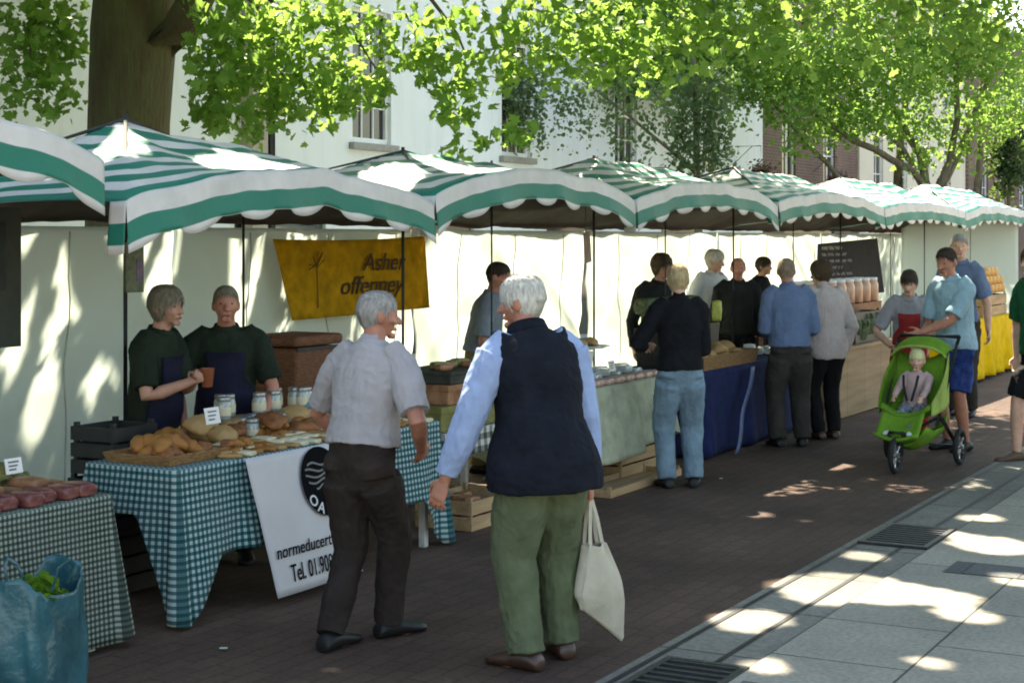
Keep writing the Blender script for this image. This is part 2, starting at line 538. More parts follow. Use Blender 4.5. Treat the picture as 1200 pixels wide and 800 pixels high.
    # top
    if top is not None:
        bm = bmesh.new()
        rings(bm, torso_rings(shirt_off, hem, .33, 1.0, .06), 22)
        for sd in (-1, 1):
            limb(bm, [tq + Mq @ Vector((sd*.012*H, -.004*H, -.002*H)), (tq + Mq @ Vector((sd*.03*H, -.004*H, 0))).lerp(sh[sd], .5) + Vector((0, 0, .007*H)), sh[sd]], [.034*H+shirt_off*.5, .036*H+shirt_off*.5, .037*H+shirt_off*.5], 14)
            if sleeve == 'long':
                limb(bm, [sh[sd]-Vector((sd*.02*H, 0, -.004)), sh[sd], sh[sd].lerp(el[sd], .5), el[sd], el[sd].lerp(wr[sd], .5), wr[sd].lerp(el[sd], .06)],
                     [.040*H, .041*H*slv, .037*H*slv, .033*H*slv, .030*H*slv, .023*H*slv], 14, True, False)
            elif sleeve == 'short':
                e = sh[sd].lerp(el[sd], .82)
                limb(bm, [sh[sd]-Vector((sd*.02*H, 0, -.004)), sh[sd], sh[sd].lerp(el[sd], .45), e], [.040*H, .042*H, .041*H*slv, .040*H*slv], 14, True, False)
            else:
                limb(bm, [sh[sd]-Vector((sd*.03*H, 0, 0)), sh[sd]], [.03*H, .032*H], 12)
        link('shirt', remesh(bm, vox, 4, .5, torso_fold, (9, 9, 6), seed), top, root)
        bm = bmesh.new()
        p, Mx = spine(.316); q, My = spine(.338)
        L = rings(bm, [(p, Mx @ Vector((1, 0, 0)), Mx @ Vector((0, 1, 0)), .050*H, .047*H), (q, My @ Vector((1, 0, 0)), My @ Vector((0, 1, 0)), .040*H, .042*H)], 20, False)
        solid(from_bm('collar', bm, collar or top, root, smooth=True), .008)
    if vest is not None:
        bm = bmesh.new()
        rings(bm, torso_rings(shirt_off+.016, -.075, .33, 1.08, .26), 22)
        for sd in (-1, 1):
            limb(bm, [tq + Mq @ Vector((sd*.012*H, -.004*H, -.002*H)), (tq + Mq @ Vector((sd*.03*H, -.004*H, 0))).lerp(sh[sd], .5) + Vector((0, 0, .009*H)), sh[sd]-Vector((sd*.016*H, 0, .004*H))], [.038*H+shirt_off*.5, .038*H+shirt_off*.5, .036*H+shirt_off*.5], 14)
        link('vest', remesh(bm, vox, 9, .5, .009, (7, 7, 8), seed+3), vest, root)
        bm = bmesh.new(); p, Mx = spine(.312); q, My = spine(.352)
        rings(bm, [(p, Mx @ Vector((1, 0, 0)), Mx @ Vector((0, 1, 0)), .058*H, .052*H), (q, My @ Vector((1, 0, 0)), My @ Vector((0, 1, 0)), .046*H, .046*H)], 20, False)
        solid(from_bm('vest_collar', bm, vest, root, smooth=True), .014)
    if apron is not None:
        bm = bmesh.new()
        rs = torso_rings(shirt_off+.014, -.065, .26)
        p0 = rs[0]
        ext = [(p0[0] - Vector((0, 0, dz)), p0[1], p0[2], p0[3]+.01, p0[4]+.012) for dz in (.28, .14)]
        rr = ext + rs
        L = []
        for i, (cc, x, y, rx, ry) in enumerate(rr):
            a0 = 68 if i < len(rr)-3 else 34
            L.append([bm.verts.new(cc + x*(rx*math.sin(R(a0*(2*k/12-1)))) + y*(ry*math.cos(R(a0*(2*k/12-1))))) for k in range(13)])
        for a, b in zip(L, L[1:]):
            for k in range(12): bm.faces.new((a[k], a[k+1], b[k+1], b[k]))
        solid(from_bm('apron', bm, apron, root, smooth=True), .005)
    # legs
    if legs is not None:
        bm = bmesh.new()
        if hem > -.03:
            rings(bm, torso_rings(.004, -.065, .105, rnd=True), 22)
        else:
            rings(bm, torso_rings(.003, -.065, .05, rnd=True), 22)
        for sd in (-1, 1):
            q = leg_loose
            if legwear == 'trousers':
                e = an[sd].lerp(kn[sd], .02)
                limb(bm, [hj[sd]+Vector((0, -.006*H, 0)), hj[sd].lerp(kn[sd], .16)+Vector((0, -.008*H, 0)), hj[sd].lerp(kn[sd], .45), kn[sd], kn[sd].lerp(an[sd], .5), e, e+(e-kn[sd]).normalized()*.012*H],
                     [.060*H*wide**.5, .064*H*wide**.5, .056*H*q, .045*H*q, .041*H*q, .037*H*q, .038*H*q], 14, True, False)
            else:
                e = kn[sd].lerp(hj[sd], .06)
                limb(bm, [hj[sd], hj[sd].lerp(kn[sd], .5), e], [.056*H*wide**.5, .056*H*q, .054*H*q], 14, True, False)
        link('trousers' if legwear == 'trousers' else 'shorts', remesh(bm, vox, 12, .5, .010, (9, 9, 6), seed+7), legs, root)
    if belt is not None:
        bm = bmesh.new(); p, Mx = spine(.085)
        rs = [r for r in torso_rings(shirt_off+.006) ]
        p, x, y, rx, ry = rs[4]
        rings(bm, [(p-Vector((0, 0, .016)), x, y, rx, ry), (p+Vector((0, 0, .016)), x, y, rx, ry)], 26, False)
        solid(from_bm('belt', bm, belt, root, smooth=True), .005)
    if shoes is not None:
        for sd in (-1, 1):
            bm = bmesh.new()
            t = toe[sd]; hx = Vector((t.y, -t.x, 0)).normalized(); upv = hx.cross(t).normalized()
            if upv.z < 0: upv = -upv
            f0 = an[sd] - upv*.048*H
            q = shoe_big
            prof = [(-.042, .020, .030, .040), (-.034, .026, .046, .044), (-.010, .028, .056, .050), (.018, .029, .052, .046), (.05, .031, .040, .034), (.08, .033, .032, .026), (.104, .027, .025, .021), (.116, .012, .017, .015)]
            rs = []
            for y, w, h, m in prof:
                hh = h*H*.5*q
                rs.append((f0 + t*(y*H*q) + upv*hh, hx, upv, w*H*q, hh))
            rings(bm, rs, 14)
            o = from_bm('sandal' if bare_feet else 'shoe', bm, shoes, root, smooth=True)
            s = o.modifiers.new('s', 'SUBSURF'); s.levels = 1; s.render_levels = 1
    return dict(root=root, wrist=wr, hand=wr, head=hc, hip=hip, Mh=Mh, elbow=el)
# ------------------------------------------------------------------ ground
def brick_mat(name, c1, c2, mortar, bw, bh, ms, rough=.85, bumpd=.006, big=(.75, 1.25), off=.5, rot=0, detail_scale=40, spec=.2, co='Object'):
    m, nt, out = nodes(name)
    tc = N(nt, 'TexCoord'); mp = N(nt, 'Mapping'); nt.links.new(tc.outputs[co], mp.inputs[0]); mp.inputs['Rotation'].default_value = rot if isinstance(rot, tuple) else (0, 0, rot)
    b = N(nt, 'TexBrick', offset=off); b.inputs['Scale'].default_value = 1
    b.inputs['Brick Width'].default_value = bw; b.inputs['Row Height'].default_value = bh; b.inputs['Mortar Size'].default_value = ms
    b.inputs['Color1'].default_value = c4(c1); b.inputs['Color2'].default_value = c4(c2); b.inputs['Mortar'].default_value = c4(mortar); b.inputs['Mortar Smooth'].default_value = .3
    nt.links.new(mp.outputs[0], b.inputs['Vector'])
    n1 = contrast(nt, noise_fac(nt, .9, 5), .3, .7); n2 = contrast(nt, noise_fac(nt, detail_scale, 4), .3, .7)
    k = mixc(nt, n1, (big[0],)*3+(1,), (big[1],)*3+(1,)); col = mixc(nt, 1.0, b.outputs[0], k, 'MULTIPLY')
    k2 = mixc(nt, n2, (.78, .78, .78, 1), (1.2, 1.2, 1.2, 1)); col = mixc(nt, 1.0, col, k2, 'MULTIPLY')
    h = math_(nt, 'ADD', math_(nt, 'MULTIPLY', b.outputs['Fac'], -1.0), math_(nt, 'MULTIPLY', n2, .35))
    return finish(m, nt, out, col, rough, h, bumpd, .6, spec)

def sheet(name, u0, u1, b0, b1, z, m, thick=None):
    bm = bmesh.new()
    if thick:
        box(bm, u0, u1, b0, b1, z-thick, z)
    else:
        vs = [bm.verts.new((u, b, z)) for u, b in ((u0, b0), (u1, b0), (u1, b1), (u0, b1))]; bm.faces.new(vs)
    return tag(from_bm(name, bm, m, rz=ROTZ), kind='structure')

M_ROAD = brick_mat('street brick', (.094, .057, .042), (.074, .046, .035), (.056, .038, .030), .21, .105, .006, bumpd=.004, big=(.7, 1.3))
M_SLAB = brick_mat('paving slabs', (.30, .275, .222), (.25, .232, .19), (.075, .072, .06), .76, .61, .007, bumpd=.003, big=(.78, 1.18), off=.37)
M_KERB = brick_mat('kerb stone', (.20, .19, .16), (.155, .146, .125), (.05, .05, .045), .9, .6, .008, bumpd=.003)
M_SLOT = mat('dark slot', (.018, .018, .018), .6, .3, 20)  # one flat near-black for the drain grooves and the sump
M_IRON = mat('cast iron', (.035, .036, .037), .5, .35, 30, bs=90, bump=.5, spec=.4, metal=.3)
M_DARKSLAB = brick_mat('dark granite', (.10, .10, .098), (.085, .085, .085), (.04, .04, .04), .6, .3, .006, bumpd=.003)
M_TARMAC = mat('tarmac', (.055, .054, .052), .9, .25, 3, bs=200, bump=.6)

sheet('ground', -120, 260, -120, 160, -.012, M_TARMAC)
sheet('street', -15, 75, 2.75, 12.2, 0, M_ROAD)
sheet('pavement', -15, 75, -9, 2.44, .022, M_SLAB, .03)
sheet('kerb_strip', -15, 75, 2.44, 2.93, .012, M_KERB, .02)
sheet('far_pavement', -15, 75, 11.6, 13.0, .06, M_SLAB, .07)
for b in (2.60, 2.87):
    sheet('drain_slot', -15, 75, b-.013, b+.013, .0165, M_SLOT)
for (u0, u1, b0, b1) in ((6.02, 6.34, -1.0, 2.38), (8.95, 9.28, .6, 2.2)):
    sheet('paving_band', u0, u1, b0, b1, .0265, M_DARKSLAB)

def drain_cover(u, b, w, d, label, z):
    o = empty('drain_cover', S(u, b, z), ROTZ, label, 'drain cover')
    bm = bmesh.new()
    box(bm, -w, w, -d, -d+.03, 0, .012); box(bm, -w, w, d-.03, d, 0, .012); box(bm, -w, -w+.03, -d+.03, d-.03, 0, .012); box(bm, w-.03, w, -d+.03, d-.03, 0, .012)
    from_bm('frame', bm, M_IRON, o)
    bm = bmesh.new(); n = int(w/.035)
    for i in range(n):
        x = -w+.045+(2*w-.09)*i/(n-1)
        box(bm, x-.011, x+.011, -d+.03, d-.03, .001, .010)
    from_bm('grating', bm, M_IRON, o)
    bm = bmesh.new(); box(bm, -w+.03, w-.03, -d+.03, d-.03, -.001, .001); from_bm('sump', bm, M_SLOT, o)
drain_cover(6.25, 2.62, .30, .19, 'slotted iron drain grating nearest the camera at the kerb line', .018)
drain_cover(9.95, 2.66, .36, .21, 'dark iron drain grating at the kerb further up the street near the pushchair', .018)
drain_cover(8.3, 1.25, .34, .24, 'rectangular dark iron cover set into the grey paving slabs', .024)

# litter on the street
LITTER = mat('scrap paper', (.6, .58, .52), .8, .2, 30)
for k, (x, y) in enumerate(((262, 762), (845, 562))):
    s = (y-280)/EYE; d = FPX/s
    bm = bmesh.new()
    grid(bm, 3, 3, lambda a, b: Vector(((a-.5)*.035, (b-.5)*.025, .006+.012*noise.noise(Vector((a*3+k, b*3, 1)))+.006)))
    o = solid(from_bm('litter', bm, LITTER, loc=((x-600)/s, d, .001), rz=k*1.3), .001)
    tag(o, 'small pale scrap of paper lying on the street', 'litter', 'scraps of litter on the street')

# ------------------------------------------------------------------ buildings
def render_wall(name, c, c2):
    m, nt, out = nodes(name)
    n = contrast(nt, noise_fac(nt, .6, 5), .3, .7)
    st = contrast(nt, noise_fac(nt, 2.0, 5, stretch=(2.5, 2.5, .25)), .45, .8)
    col = mixc(nt, n, c4(c), c4(c2)); col = mixc(nt, math_(nt, 'MULTIPLY', st, .22), col, (.45, .45, .42, 1))
    return finish(m, nt, out, col, .8, noise_fac(nt, 60, 4), .004, .4, .2)
M_WHITE = render_wall('white render', (.84, .86, .86), (.77, .80, .80))
M_CREAM = render_wall('cream render', (.70, .64, .50), (.62, .57, .45))
M_BRICKW = brick_mat('brown facade brick', (.175, .10, .07), (.135, .08, .058), (.20, .17, .145), .225, .075, .010, rot=(R(90), 0, 0))
M_PAINT = mat('white gloss paint', (.78, .78, .76), .35, .06, 6, bump=.1)
M_PANE = mat('window glass', (.02, .024, .028), .06, .3, .8, bump=0, spec=.7)
M_SLATE = brick_mat('roof slate', (.07, .072, .08), (.055, .057, .065), (.03, .03, .03), .3, .2, .006)
M_SILL = mat('stone sill', (.32, .31, .28), .8, .15, 12)
M_DOOR = mat('dark shop front', (.03, .05, .045), .4, .2, 5)

def window(parent, u0, u1, z0, z1, b, nx=3, ny=4, sill=True, frame=None, meet=True):
    fr = frame or M_PAINT
    bm = bmesh.new(); y0, y1 = b+.06, b+.13
    t = .06
    box(bm, u0, u0+t, y0, y1, z0, z1); box(bm, u1-t, u1, y0, y1, z0, z1)
    box(bm, u0+t, u1-t, y0, y1, z0, z0+t+.02); box(bm, u0+t, u1-t, y0, y1, z1-t, z1)
    f = from_bm('window', bm, fr, parent)
    bm = bmesh.new()
    for i in range(1, nx):
        x = u0+t+(u1-u0-2*t)*i/nx; box(bm, x-.012, x+.012, y0+.02, y0+.045, z0+t+.02, z1-t)
    for j in range(1, ny):
        z = z0+t+.02+(z1-z0-2*t-.02)*j/ny; w = .022 if (j*2 == ny and meet) else .012
        box(bm, u0+t, u1-t, y0+.012, y0+.048, z-w, z+w)
    from_bm('glazing_bars', bm, fr, f)
    bm = bmesh.new(); box(bm, u0+t, u1-t, y0+.046, y0+.052, z0+t+.02, z1-t); from_bm('pane', bm, M_PANE, f)
    if sill:
        bm = bmesh.new(); box(bm, u0-.09, u1+.09, b-.09, b+.055, z0-.10, z0-.003); from_bm('sill', bm, M_SILL, f)
    return f

def facade(bm, u0, u1, z0, z1, b, ops, deep=.16, back=6.0):
    us = sorted({u0, u1, *[o[0] for o in ops], *[o[1] for o in ops]}); zs = sorted({z0, z1, *[o[2] for o in ops], *[o[3] for o in ops]})
    def q(*p): bm.faces.new([bm.verts.new(x) for x in p])
    for a, c in zip(us, us[1:]):
        for e, g in zip(zs, zs[1:]):
            mu, mz = (a+c)/2, (e+g)/2
            if any(o[0] < mu < o[1] and o[2] < mz < o[3] for o in ops): continue
            q((a, b, e), (c, b, e), (c, b, g), (a, b, g))
    for (a, c, e, g) in ops:
        q((a, b, e), (a, b+deep, e), (a, b+deep, g), (a, b, g)); q((c, b, e), (c, b+deep, e), (c, b+deep, g), (c, b, g))
        q((a, b, e), (c, b, e), (c, b+deep, e), (a, b+deep, e)); q((a, b, g), (c, b, g), (c, b+deep, g), (a, b+deep, g))
        q((a, b+deep, e), (c, b+deep, e), (c, b+deep, g), (a, b+deep, g))
    q((u0, b, z0), (u0, b+back, z0), (u0, b+back, z1), (u0, b, z1)); q((u1, b, z0), (u1, b+back, z0), (u1, b+back, z1), (u1, b, z1))
    q((u0, b+back, z0), (u1, b+back, z0), (u1, b+back, z1), (u0, b+back, z1))

def building(label, u0, u1, h, b, wallm, wins, doors, roofh=2.2):
    o = empty('terraced_house', (0, 0, 0), ROTZ, label, 'building')
    bm = bmesh.new(); facade(bm, u0, u1, 0, h, b, [w[:4] for w in wins] + doors)
    from_bm('wall', bm, wallm, o)
    for w in wins: window(o, *w[:4], b, *(w[4:] or (3, 4)))
    for (a, c, e, g) in doors:
        bm = bmesh.new(); box(bm, a+.02, c-.02, b+.05, b+.12, e+.06, g-.02)
        f = from_bm('shop_front', bm, M_DOOR, o)
        bm = bmesh.new(); box(bm, a+.12, c-.12, b+.035, b+.045, e+.7, g-.2); from_bm('pane', bm, M_PANE, f)
    bm = bmesh.new()
    e = .25
    P = [(u0, b-e, h), (u1, b-e, h), (u1, b+3, h+roofh), (u0, b+3, h+roofh), (u0, b+6+e, h), (u1, b+6+e, h)]
    v = [bm.verts.new(p) for p in P]
    bm.faces.new((v[0], v[1], v[2], v[3])); bm.faces.new((v[3], v[2], v[5], v[4])); bm.faces.new((v[0], v[3], v[4])); bm.faces.new((v[1], v[5], v[2])); bm.faces.new((v[0], v[4], v[5], v[1]))
    from_bm('roof', bm, M_SLATE, o)
    return o

W1 = []
for uc in (-2.2, 2.1, 6.4, 10.9, 15.25, 19.55, 23.9, 28.3, 32.7):
    W1 += [] if uc == 15.25 else [(uc-.5, uc+.5, 3.22, 5.15, 3, 4)]; W1.append((uc-.5, uc+.5, 6.1, 7.5, 3, 4))
D1 = [(uc-1.0, uc+1.0, .06, 2.4) for uc in (1, 9, 17.4, 21.5, 26, 31)]
HB = building('long white rendered house with dark sash windows behind the first stalls', -6, 35.9, 8.3, 13.0, M_WHITE, W1, D1)
W2 = [(37.4, 38.4, 3.1, 4.9, 2, 2), (40.6, 41.6, 3.1, 4.9, 2, 2), (37.4, 38.4, 6.0, 7.6, 2, 2), (40.6, 41.6, 6.0, 7.6, 2, 2)]
building('brown brick house with white framed windows past the white house', 35.92, 43.6, 9.2, 13.05, M_BRICKW, W2, [(37.5, 41.5, .06, 2.6)])
W3 = [(u, u+.95, z, z+1.7, 2, 3) for u in (45.0, 47.6, 50.2, 53) for z in (3.1, 6.0)]
building('cream coloured house with tall windows at the far end of the terrace', 43.62, 56, 8.8, 13.0, M_CREAM, W3, [(45.5, 49, .06, 2.6), (50.5, 54, .06, 2.6)])
W4 = [(u, u+1.0, z, z+1.6, 2, 3) for u in (58, 61, 64.5, 68) for z in (3.1, 6.0)]
building('far brick house closing the view beyond the cream house', 56.02, 72, 9.5, 12.9, M_BRICKW, W4, [])
# a buff pilaster and a drainpipe on the white house
o = empty('drainpipe', S(16.7, 12.9, 0), ROTZ, 'buff painted drainpipe and pilaster on the white house left of the sash window', 'drainpipe')
bm = bmesh.new(); box(bm, -.16, .16, -.08, .097, 0, 8.2); from_bm('pilaster', bm, mat('buff stone', (.42, .36, .29), .8, .15, 5), o)
bm = bmesh.new(); bar(bm, (.34, 0, .1), (.34, 0, 8.2), .055); from_bm('pipe', bm, mat('black iron paint', (.02, .02, .022), .4, .2, 10), o)

# ------------------------------------------------------------------ leaves and trees
def leaf_mat(name, c, c2, tw=.5):
    m, nt, out = nodes(name)
    g = N(nt, 'NewGeometry')
    col = mixc(nt, g.outputs['Random Per Island'], c4(c), c4(c2))
    tr = mixc(nt, .5, col, (.44, .66, .13, 1))
    return finish(m, nt, out, col, .5, None, spec=.3, trans=tr, tw=tw)

LOBED = np.array([(0, 0), (.18, .10), (.46, .02), (.36, .30), (.52, .52), (.26, .56), (.22, .80), (0, 1.0)])
OVAL = np.array([(0, 0), (.2, .15), (.33, .42), (.25, .75), (0, 1.0)])
def leaves_mesh(name, C, size, shape=LOBED, droop=.5, jitter=.45):
    C = np.asarray(C, dtype=np.float64); n = len(C)
    k = len(shape)
    d = rng.normal(size=(n, 3)); d[:, 2] = d[:, 2]*.6 - droop; d /= np.linalg.norm(d, axis=1)[:, None]
    a = rng.normal(size=(n, 3)); a[:, 2] += .6
    nn = a - d*np.sum(a*d, 1)[:, None]; nn /= np.linalg.norm(nn, axis=1)[:, None] + 1e-9
    t = np.cross(d, nn)
    sz = size*(.55 + .9*rng.random(n)**1.3)
    fold = .25
    Vv = np.zeros((n, 2*k, 3))
    for h, sg in ((0, 1), (1, -1)):
        for i, (x, y) in enumerate(shape):
            Vv[:, h*k+i] = C + sz[:, None]*(t*(sg*x) + d*(y-.5) + nn*(fold*x - .25*(y-.3)**2))
    Vv = Vv.reshape(-1, 3)
    # weld midrib by sharing first and last vertices is not needed: both halves stay one leaf through a shared rib
    idx = np.arange(n)[:, None]*2*k
    f1 = idx + np.arange(k)[None]
    second = np.concatenate([[0], np.arange(k+1, 2*k-1), [k-1]])
    f2 = idx + second[::-1][None]
    loops = np.concatenate([f1, f2], 1).reshape(-1)
    me = bpy.data.meshes.new(name)
    me.vertices.add(len(Vv)); me.vertices.foreach_set('co', Vv.reshape(-1))
    me.loops.add(len(loops)); me.loops.foreach_set('vertex_index', loops)
    me.polygons.add(2*n); me.polygons.foreach_set('loop_start', np.arange(2*n)*k); me.polygons.foreach_set('loop_total', np.full(2*n, k))
    me.update(); me.validate()
    return me

SUN_EL, SUN_AZ = R(52), None
SUNH = Vector((-.281, .96, 0)).normalized()
SUND = Vector((SUNH.x*math.cos(SUN_EL), SUNH.y*math.cos(SUN_EL), math.sin(SUN_EL)))     # towards the sun
SHAFTS = []          # gaps in the crowns: (point, radius across, radius along)
def gap(p, r): SHAFTS.append((Vector(p), r))
SOFT = []
def gap_soft(p, r): SOFT.append((Vector(p), r))
def gap_px(x, y, r, z=0.0):
    s = (y-280)/(EYE-z); gap(((x-600)/s, FPX/s, z), r)
for x, y, r in ((1000, 690, .34), (945, 688, .22), (1060, 700, .26), (1110, 705, .18), (1165, 643, .28), (1195, 685, .14), (890, 727, .16), (870, 735, .12), (1135, 726, .16),
                (855, 727, .10), (1090, 783, .08), (900, 786, .10), (1015, 654, .12), (1150, 610, .14), (960, 700, .2), (1020, 700, .24), (1115, 630, .1)):
    gap_px(x, y, r*.8)
for u, b, z, r in ((6.9, 5.5, 2.1, .16), (7.4, 5.7, 2.3, .20), (7.9, 5.45, 2.15, .10), (6.5, 5.9, 2.35, .10), (9.6, 5.6, 2.2, .3), (10.6, 5.5, 2.2, .2), (9.0, 5.9, 2.3, .25), (12.9, 5.6, 2.2, .5), (14.2, 5.6, 2.2, .4),
                   (6.6, 7.35, 1.55, .22), (6.55, 7.35, 1.25, .14), (6.0, 7.35, .85, .16), (8.2, 7.35, 1.6, .10), (8.5, 7.35, 1.5, .10), (8.9, 7.35, 1.4, .12), (9.25, 7.35, .98, .2)):
    gap(S(u, b, z), r)
def gap_wall(x, y, r):
    u, d = ray_b(x, 7.36); gap(S(u, 7.36, EYE-(y-280)/FPX*d), r)
for x, y, r in ((95, 290, .10), (88, 310, .11), (98, 335, .08), (52, 478, .07), (44, 500, .08), (40, 515, .05), (28, 285, .05), (60, 400, .05), (140, 440, .06), (15, 430, .06), (205, 285, .07), (232, 300, .05), (268, 300, .06), (275, 325, .05),
                (325, 310, .06), (318, 285, .06), (352, 408, .14), (375, 395, .10), (330, 385, .06), (118, 300, .05), (30, 380, .04), (110, 460, .05)):
    gap_wall(x, y, r)
for u in np.arange(9.9, 15.2, .42):
    for z in (1.75, 1.35, .95): gap(S(u + .1*math.sin(z*9), 7.35, z), .33)
gap((.06, 6.96, 1.62), .13); gap((-.22, 7.0, 1.35), .10); gap((3.95, 14.2, 1.5), .22); gap((1.3, 12.1, 1.6), .06); gap((-.56, 7.2, 1.55), .10)
gap((3.3, 13.1, 1.0), .06)
for x, y, r in ((1165, 450, .9), (1130, 458, .6), (1185, 470, .4), (1020, 478, .5)): gap_px(x, y, r)

def cull(C, soft=True):
    C = np.asarray(C); keep = np.ones(len(C), bool); s = np.array(SUND)
    for p, r in SHAFTS:
        q = C - np.array(p); t = q @ s
        dd = q - t[:, None]*s[None]
        keep &= ~((np.linalg.norm(dd, axis=1) < r + .05) & (t > 0))
    for p, r in (SOFT if soft else []):
        q = C - np.array(p); t = q @ s
        dd = q - t[:, None]*s[None]
        keep &= ~((np.linalg.norm(dd, axis=1) < r) & (t > r*2.2 + .3))
    return C[keep]

def px_z(x, y, d): return np.array([(x-600)/FPX*d, d, EYE-(y-280)/FPX*d])

def limb_path(a, b, n=6, sag=0.0, wob=.12, seed=0):
    a, b = Vector(a), Vector(b); L = (b-a).length; out = []
    for i in range(n+1):
        t = i/n; p = a.lerp(b, t)
        w = wob*L*math.sin(math.pi*t)
        p += Vector((noise.noise(Vector((t*3, seed, 0))), noise.noise(Vector((t*3, seed, 5))), noise.noise(Vector((t*3, seed, 9))) + sag))*w
        out.append(p)
    return out

def taper(n, r0, r1): return [r0 + (r1-r0)*i/n for i in range(n+1)]

def clusters(centres, per, spread, flat=.7, droop=.0):
    C = np.repeat(np.asarray(centres), per, axis=0); n = len(C)
    j = rng.normal(size=(n, 3))*spread; j[:, 2] = j[:, 2]*flat - droop*np.abs(rng.normal(size=n))
    return C + j

M_BARK = mat('plane bark', (.17, .12, .07), .9, .45, 4, c2=(.11, .12, .05), bs=14, bump=1.0, bdist=.03, stretch=(2, 2, .5))
M_BARK2 = mat('grey bark', (.14, .125, .09), .9, .4, 6, bs=18, bump=.9, bdist=.02, stretch=(2, 2, .5))
M_LEAF1 = leaf_mat('plane leaves', (.085, .20, .03), (.15, .29, .05), .55)
M_LEAF2 = leaf_mat('maple leaves', (.08, .19, .035), (.14, .28, .06), .55)
M_LEAF3 = leaf_mat('birch leaves', (.075, .125, .065), (.12, .18, .10), .45)
M_LEAF4 = leaf_mat('dark leaves', (.02, .05, .02), (.035, .07, .028), .25)

def blob_points(n, c, r, shell=.45):
    """clump centres in an ellipsoid, thicker towards the outside"""
    d = rng.normal(size=(n, 3)); d /= np.linalg.norm(d, axis=1)[:, None]
    rad = (shell + (1-shell)*rng.random(n))**.6
    return np.array(c) + d*rad[:, None]*np.array(r)

def make_tree(name, label, base, trunk_pts, trunk_r, limbs, pts, bark, leafm, leaf_size, shape=LOBED, droop=.5, twigs=None, extra=None):
    o = empty(name, base, 0, label, 'tree'); base = Vector(base)
    bm = bmesh.new()
    P = [Vector(p)-base for p in trunk_pts]
    limb(bm, P, trunk_r, 18, False, True)
    ob = from_bm('trunk', bm, bark, o, smooth=True)
    for k, (path, rr) in enumerate(limbs):
        bm = bmesh.new(); limb(bm, [Vector(p)-base for p in path], rr, 10, True, True)
        from_bm('limb', bm, bark, o, smooth=True)
    if twigs:
        bm = bmesh.new()
        for a, b in twigs:
            p = limb_path(Vector(a)-base, Vector(b)-base, 4, -.3, .12, a[0]*3.1)
            limb(bm, p, taper(4, .009, .003), 5, False, True)
        tw = from_bm('twigs', bm, bark, o, smooth=True)
    C = cull(pts) - np.array(base)
    if extra is not None: C = np.concatenate([C] + [e - np.array(base) for e in extra])
    me = leaves_mesh('crown', C, leaf_size, shape, droop)
    link('crown', me, leafm, o)
    return o

# plane tree behind the first stalls
T1 = Vector((-3.75, 16.0, 0))
tp = [(-3.70, 16.0, -.1), (-3.78, 16.0, .4), (-3.80, 16.0, 1.8), (-3.78, 16.0, 3.0), (-3.72, 15.95, 3.9), (-3.66, 15.9, 4.8), (-3.5, 15.7, 6.4), (-3.3, 15.5, 8.2)]
tr = [.60, .48, .41, .40, .42, .38, .28, .15]
limbs1 = []
def L1(a, b, r0, r1, seed, n=7, sag=.1):
    p = limb_path(a, b, n, sag, .10, seed); limbs1.append((p, taper(n, r0, r1)))
L1((-3.66, 15.95, 3.55), (-1.0, 13.2, 6.6), .20, .05, 1.0)
L1((-3.7, 15.95, 4.3), (-6.8, 13.6, 7.4), .18, .05, 2.0)
L1((-3.6, 15.8, 4.6), (-3.2, 10.6, 7.2), .17, .04, 3.0)
L1((-3.6, 15.9, 4.9), (1.0, 17.0, 7.6), .15, .04, 4.0)
L1((-3.5, 15.8, 5.8), (-6.0, 19.0, 8.5), .13, .04, 5.0)
L1((-3.5, 15.7, 6.0), (-1.2, 19.5, 8.2), .13, .04, 6.0)
L1((-3.1, 15.4, 4.2), (-2.05, 13.6, 3.95), .06, .015, 7.0, 6, -.1)
for k, (a_, b_) in enumerate((((250, -60, 15.6), (335, 95, 14.2)), ((470, -70, 14.4), (548, 70, 13.7)), ((60, -80, 15), (35, 90, 14.1)), ((300, -50, 15), (440, 80, 13.7)))):
    limbs1.append((limb_path(px_z(*a_), px_z(*b_), 6, .1, .1, 31+k), taper(6, .03, .008)))
cl = [blob_points(150, (-3.5, 13.6, 7.2), (5.6, 5.2, 2.5)), blob_points(60, (-1.0, 11.6, 6.3), (2.9, 2.6, 1.3)), blob_points(46, (-5.8, 12.6, 5.8), (2.6, 2.6, 1.4))]
cl = np.concatenate(cl); cl = cl[cl[:, 2] > 4.3]
cl = np.concatenate([cl, blob_points(70, (-3.6, 12.5, 6.2), (3.2, 2.4, 1.2))])
pts1 = clusters(cl, 240, .42, .6, .25)
q = pts1; sx, sy = 600+FPX*q[:, 0]/q[:, 1], 280-FPX*(q[:, 2]-EYE)/q[:, 1]
pts1 = q[~((q[:, 1] < 17) & (sy > -14) & (((sx > 98) & (sx < 245)) | (sy > 40)))]      # lower boughs lopped clear of the trunk
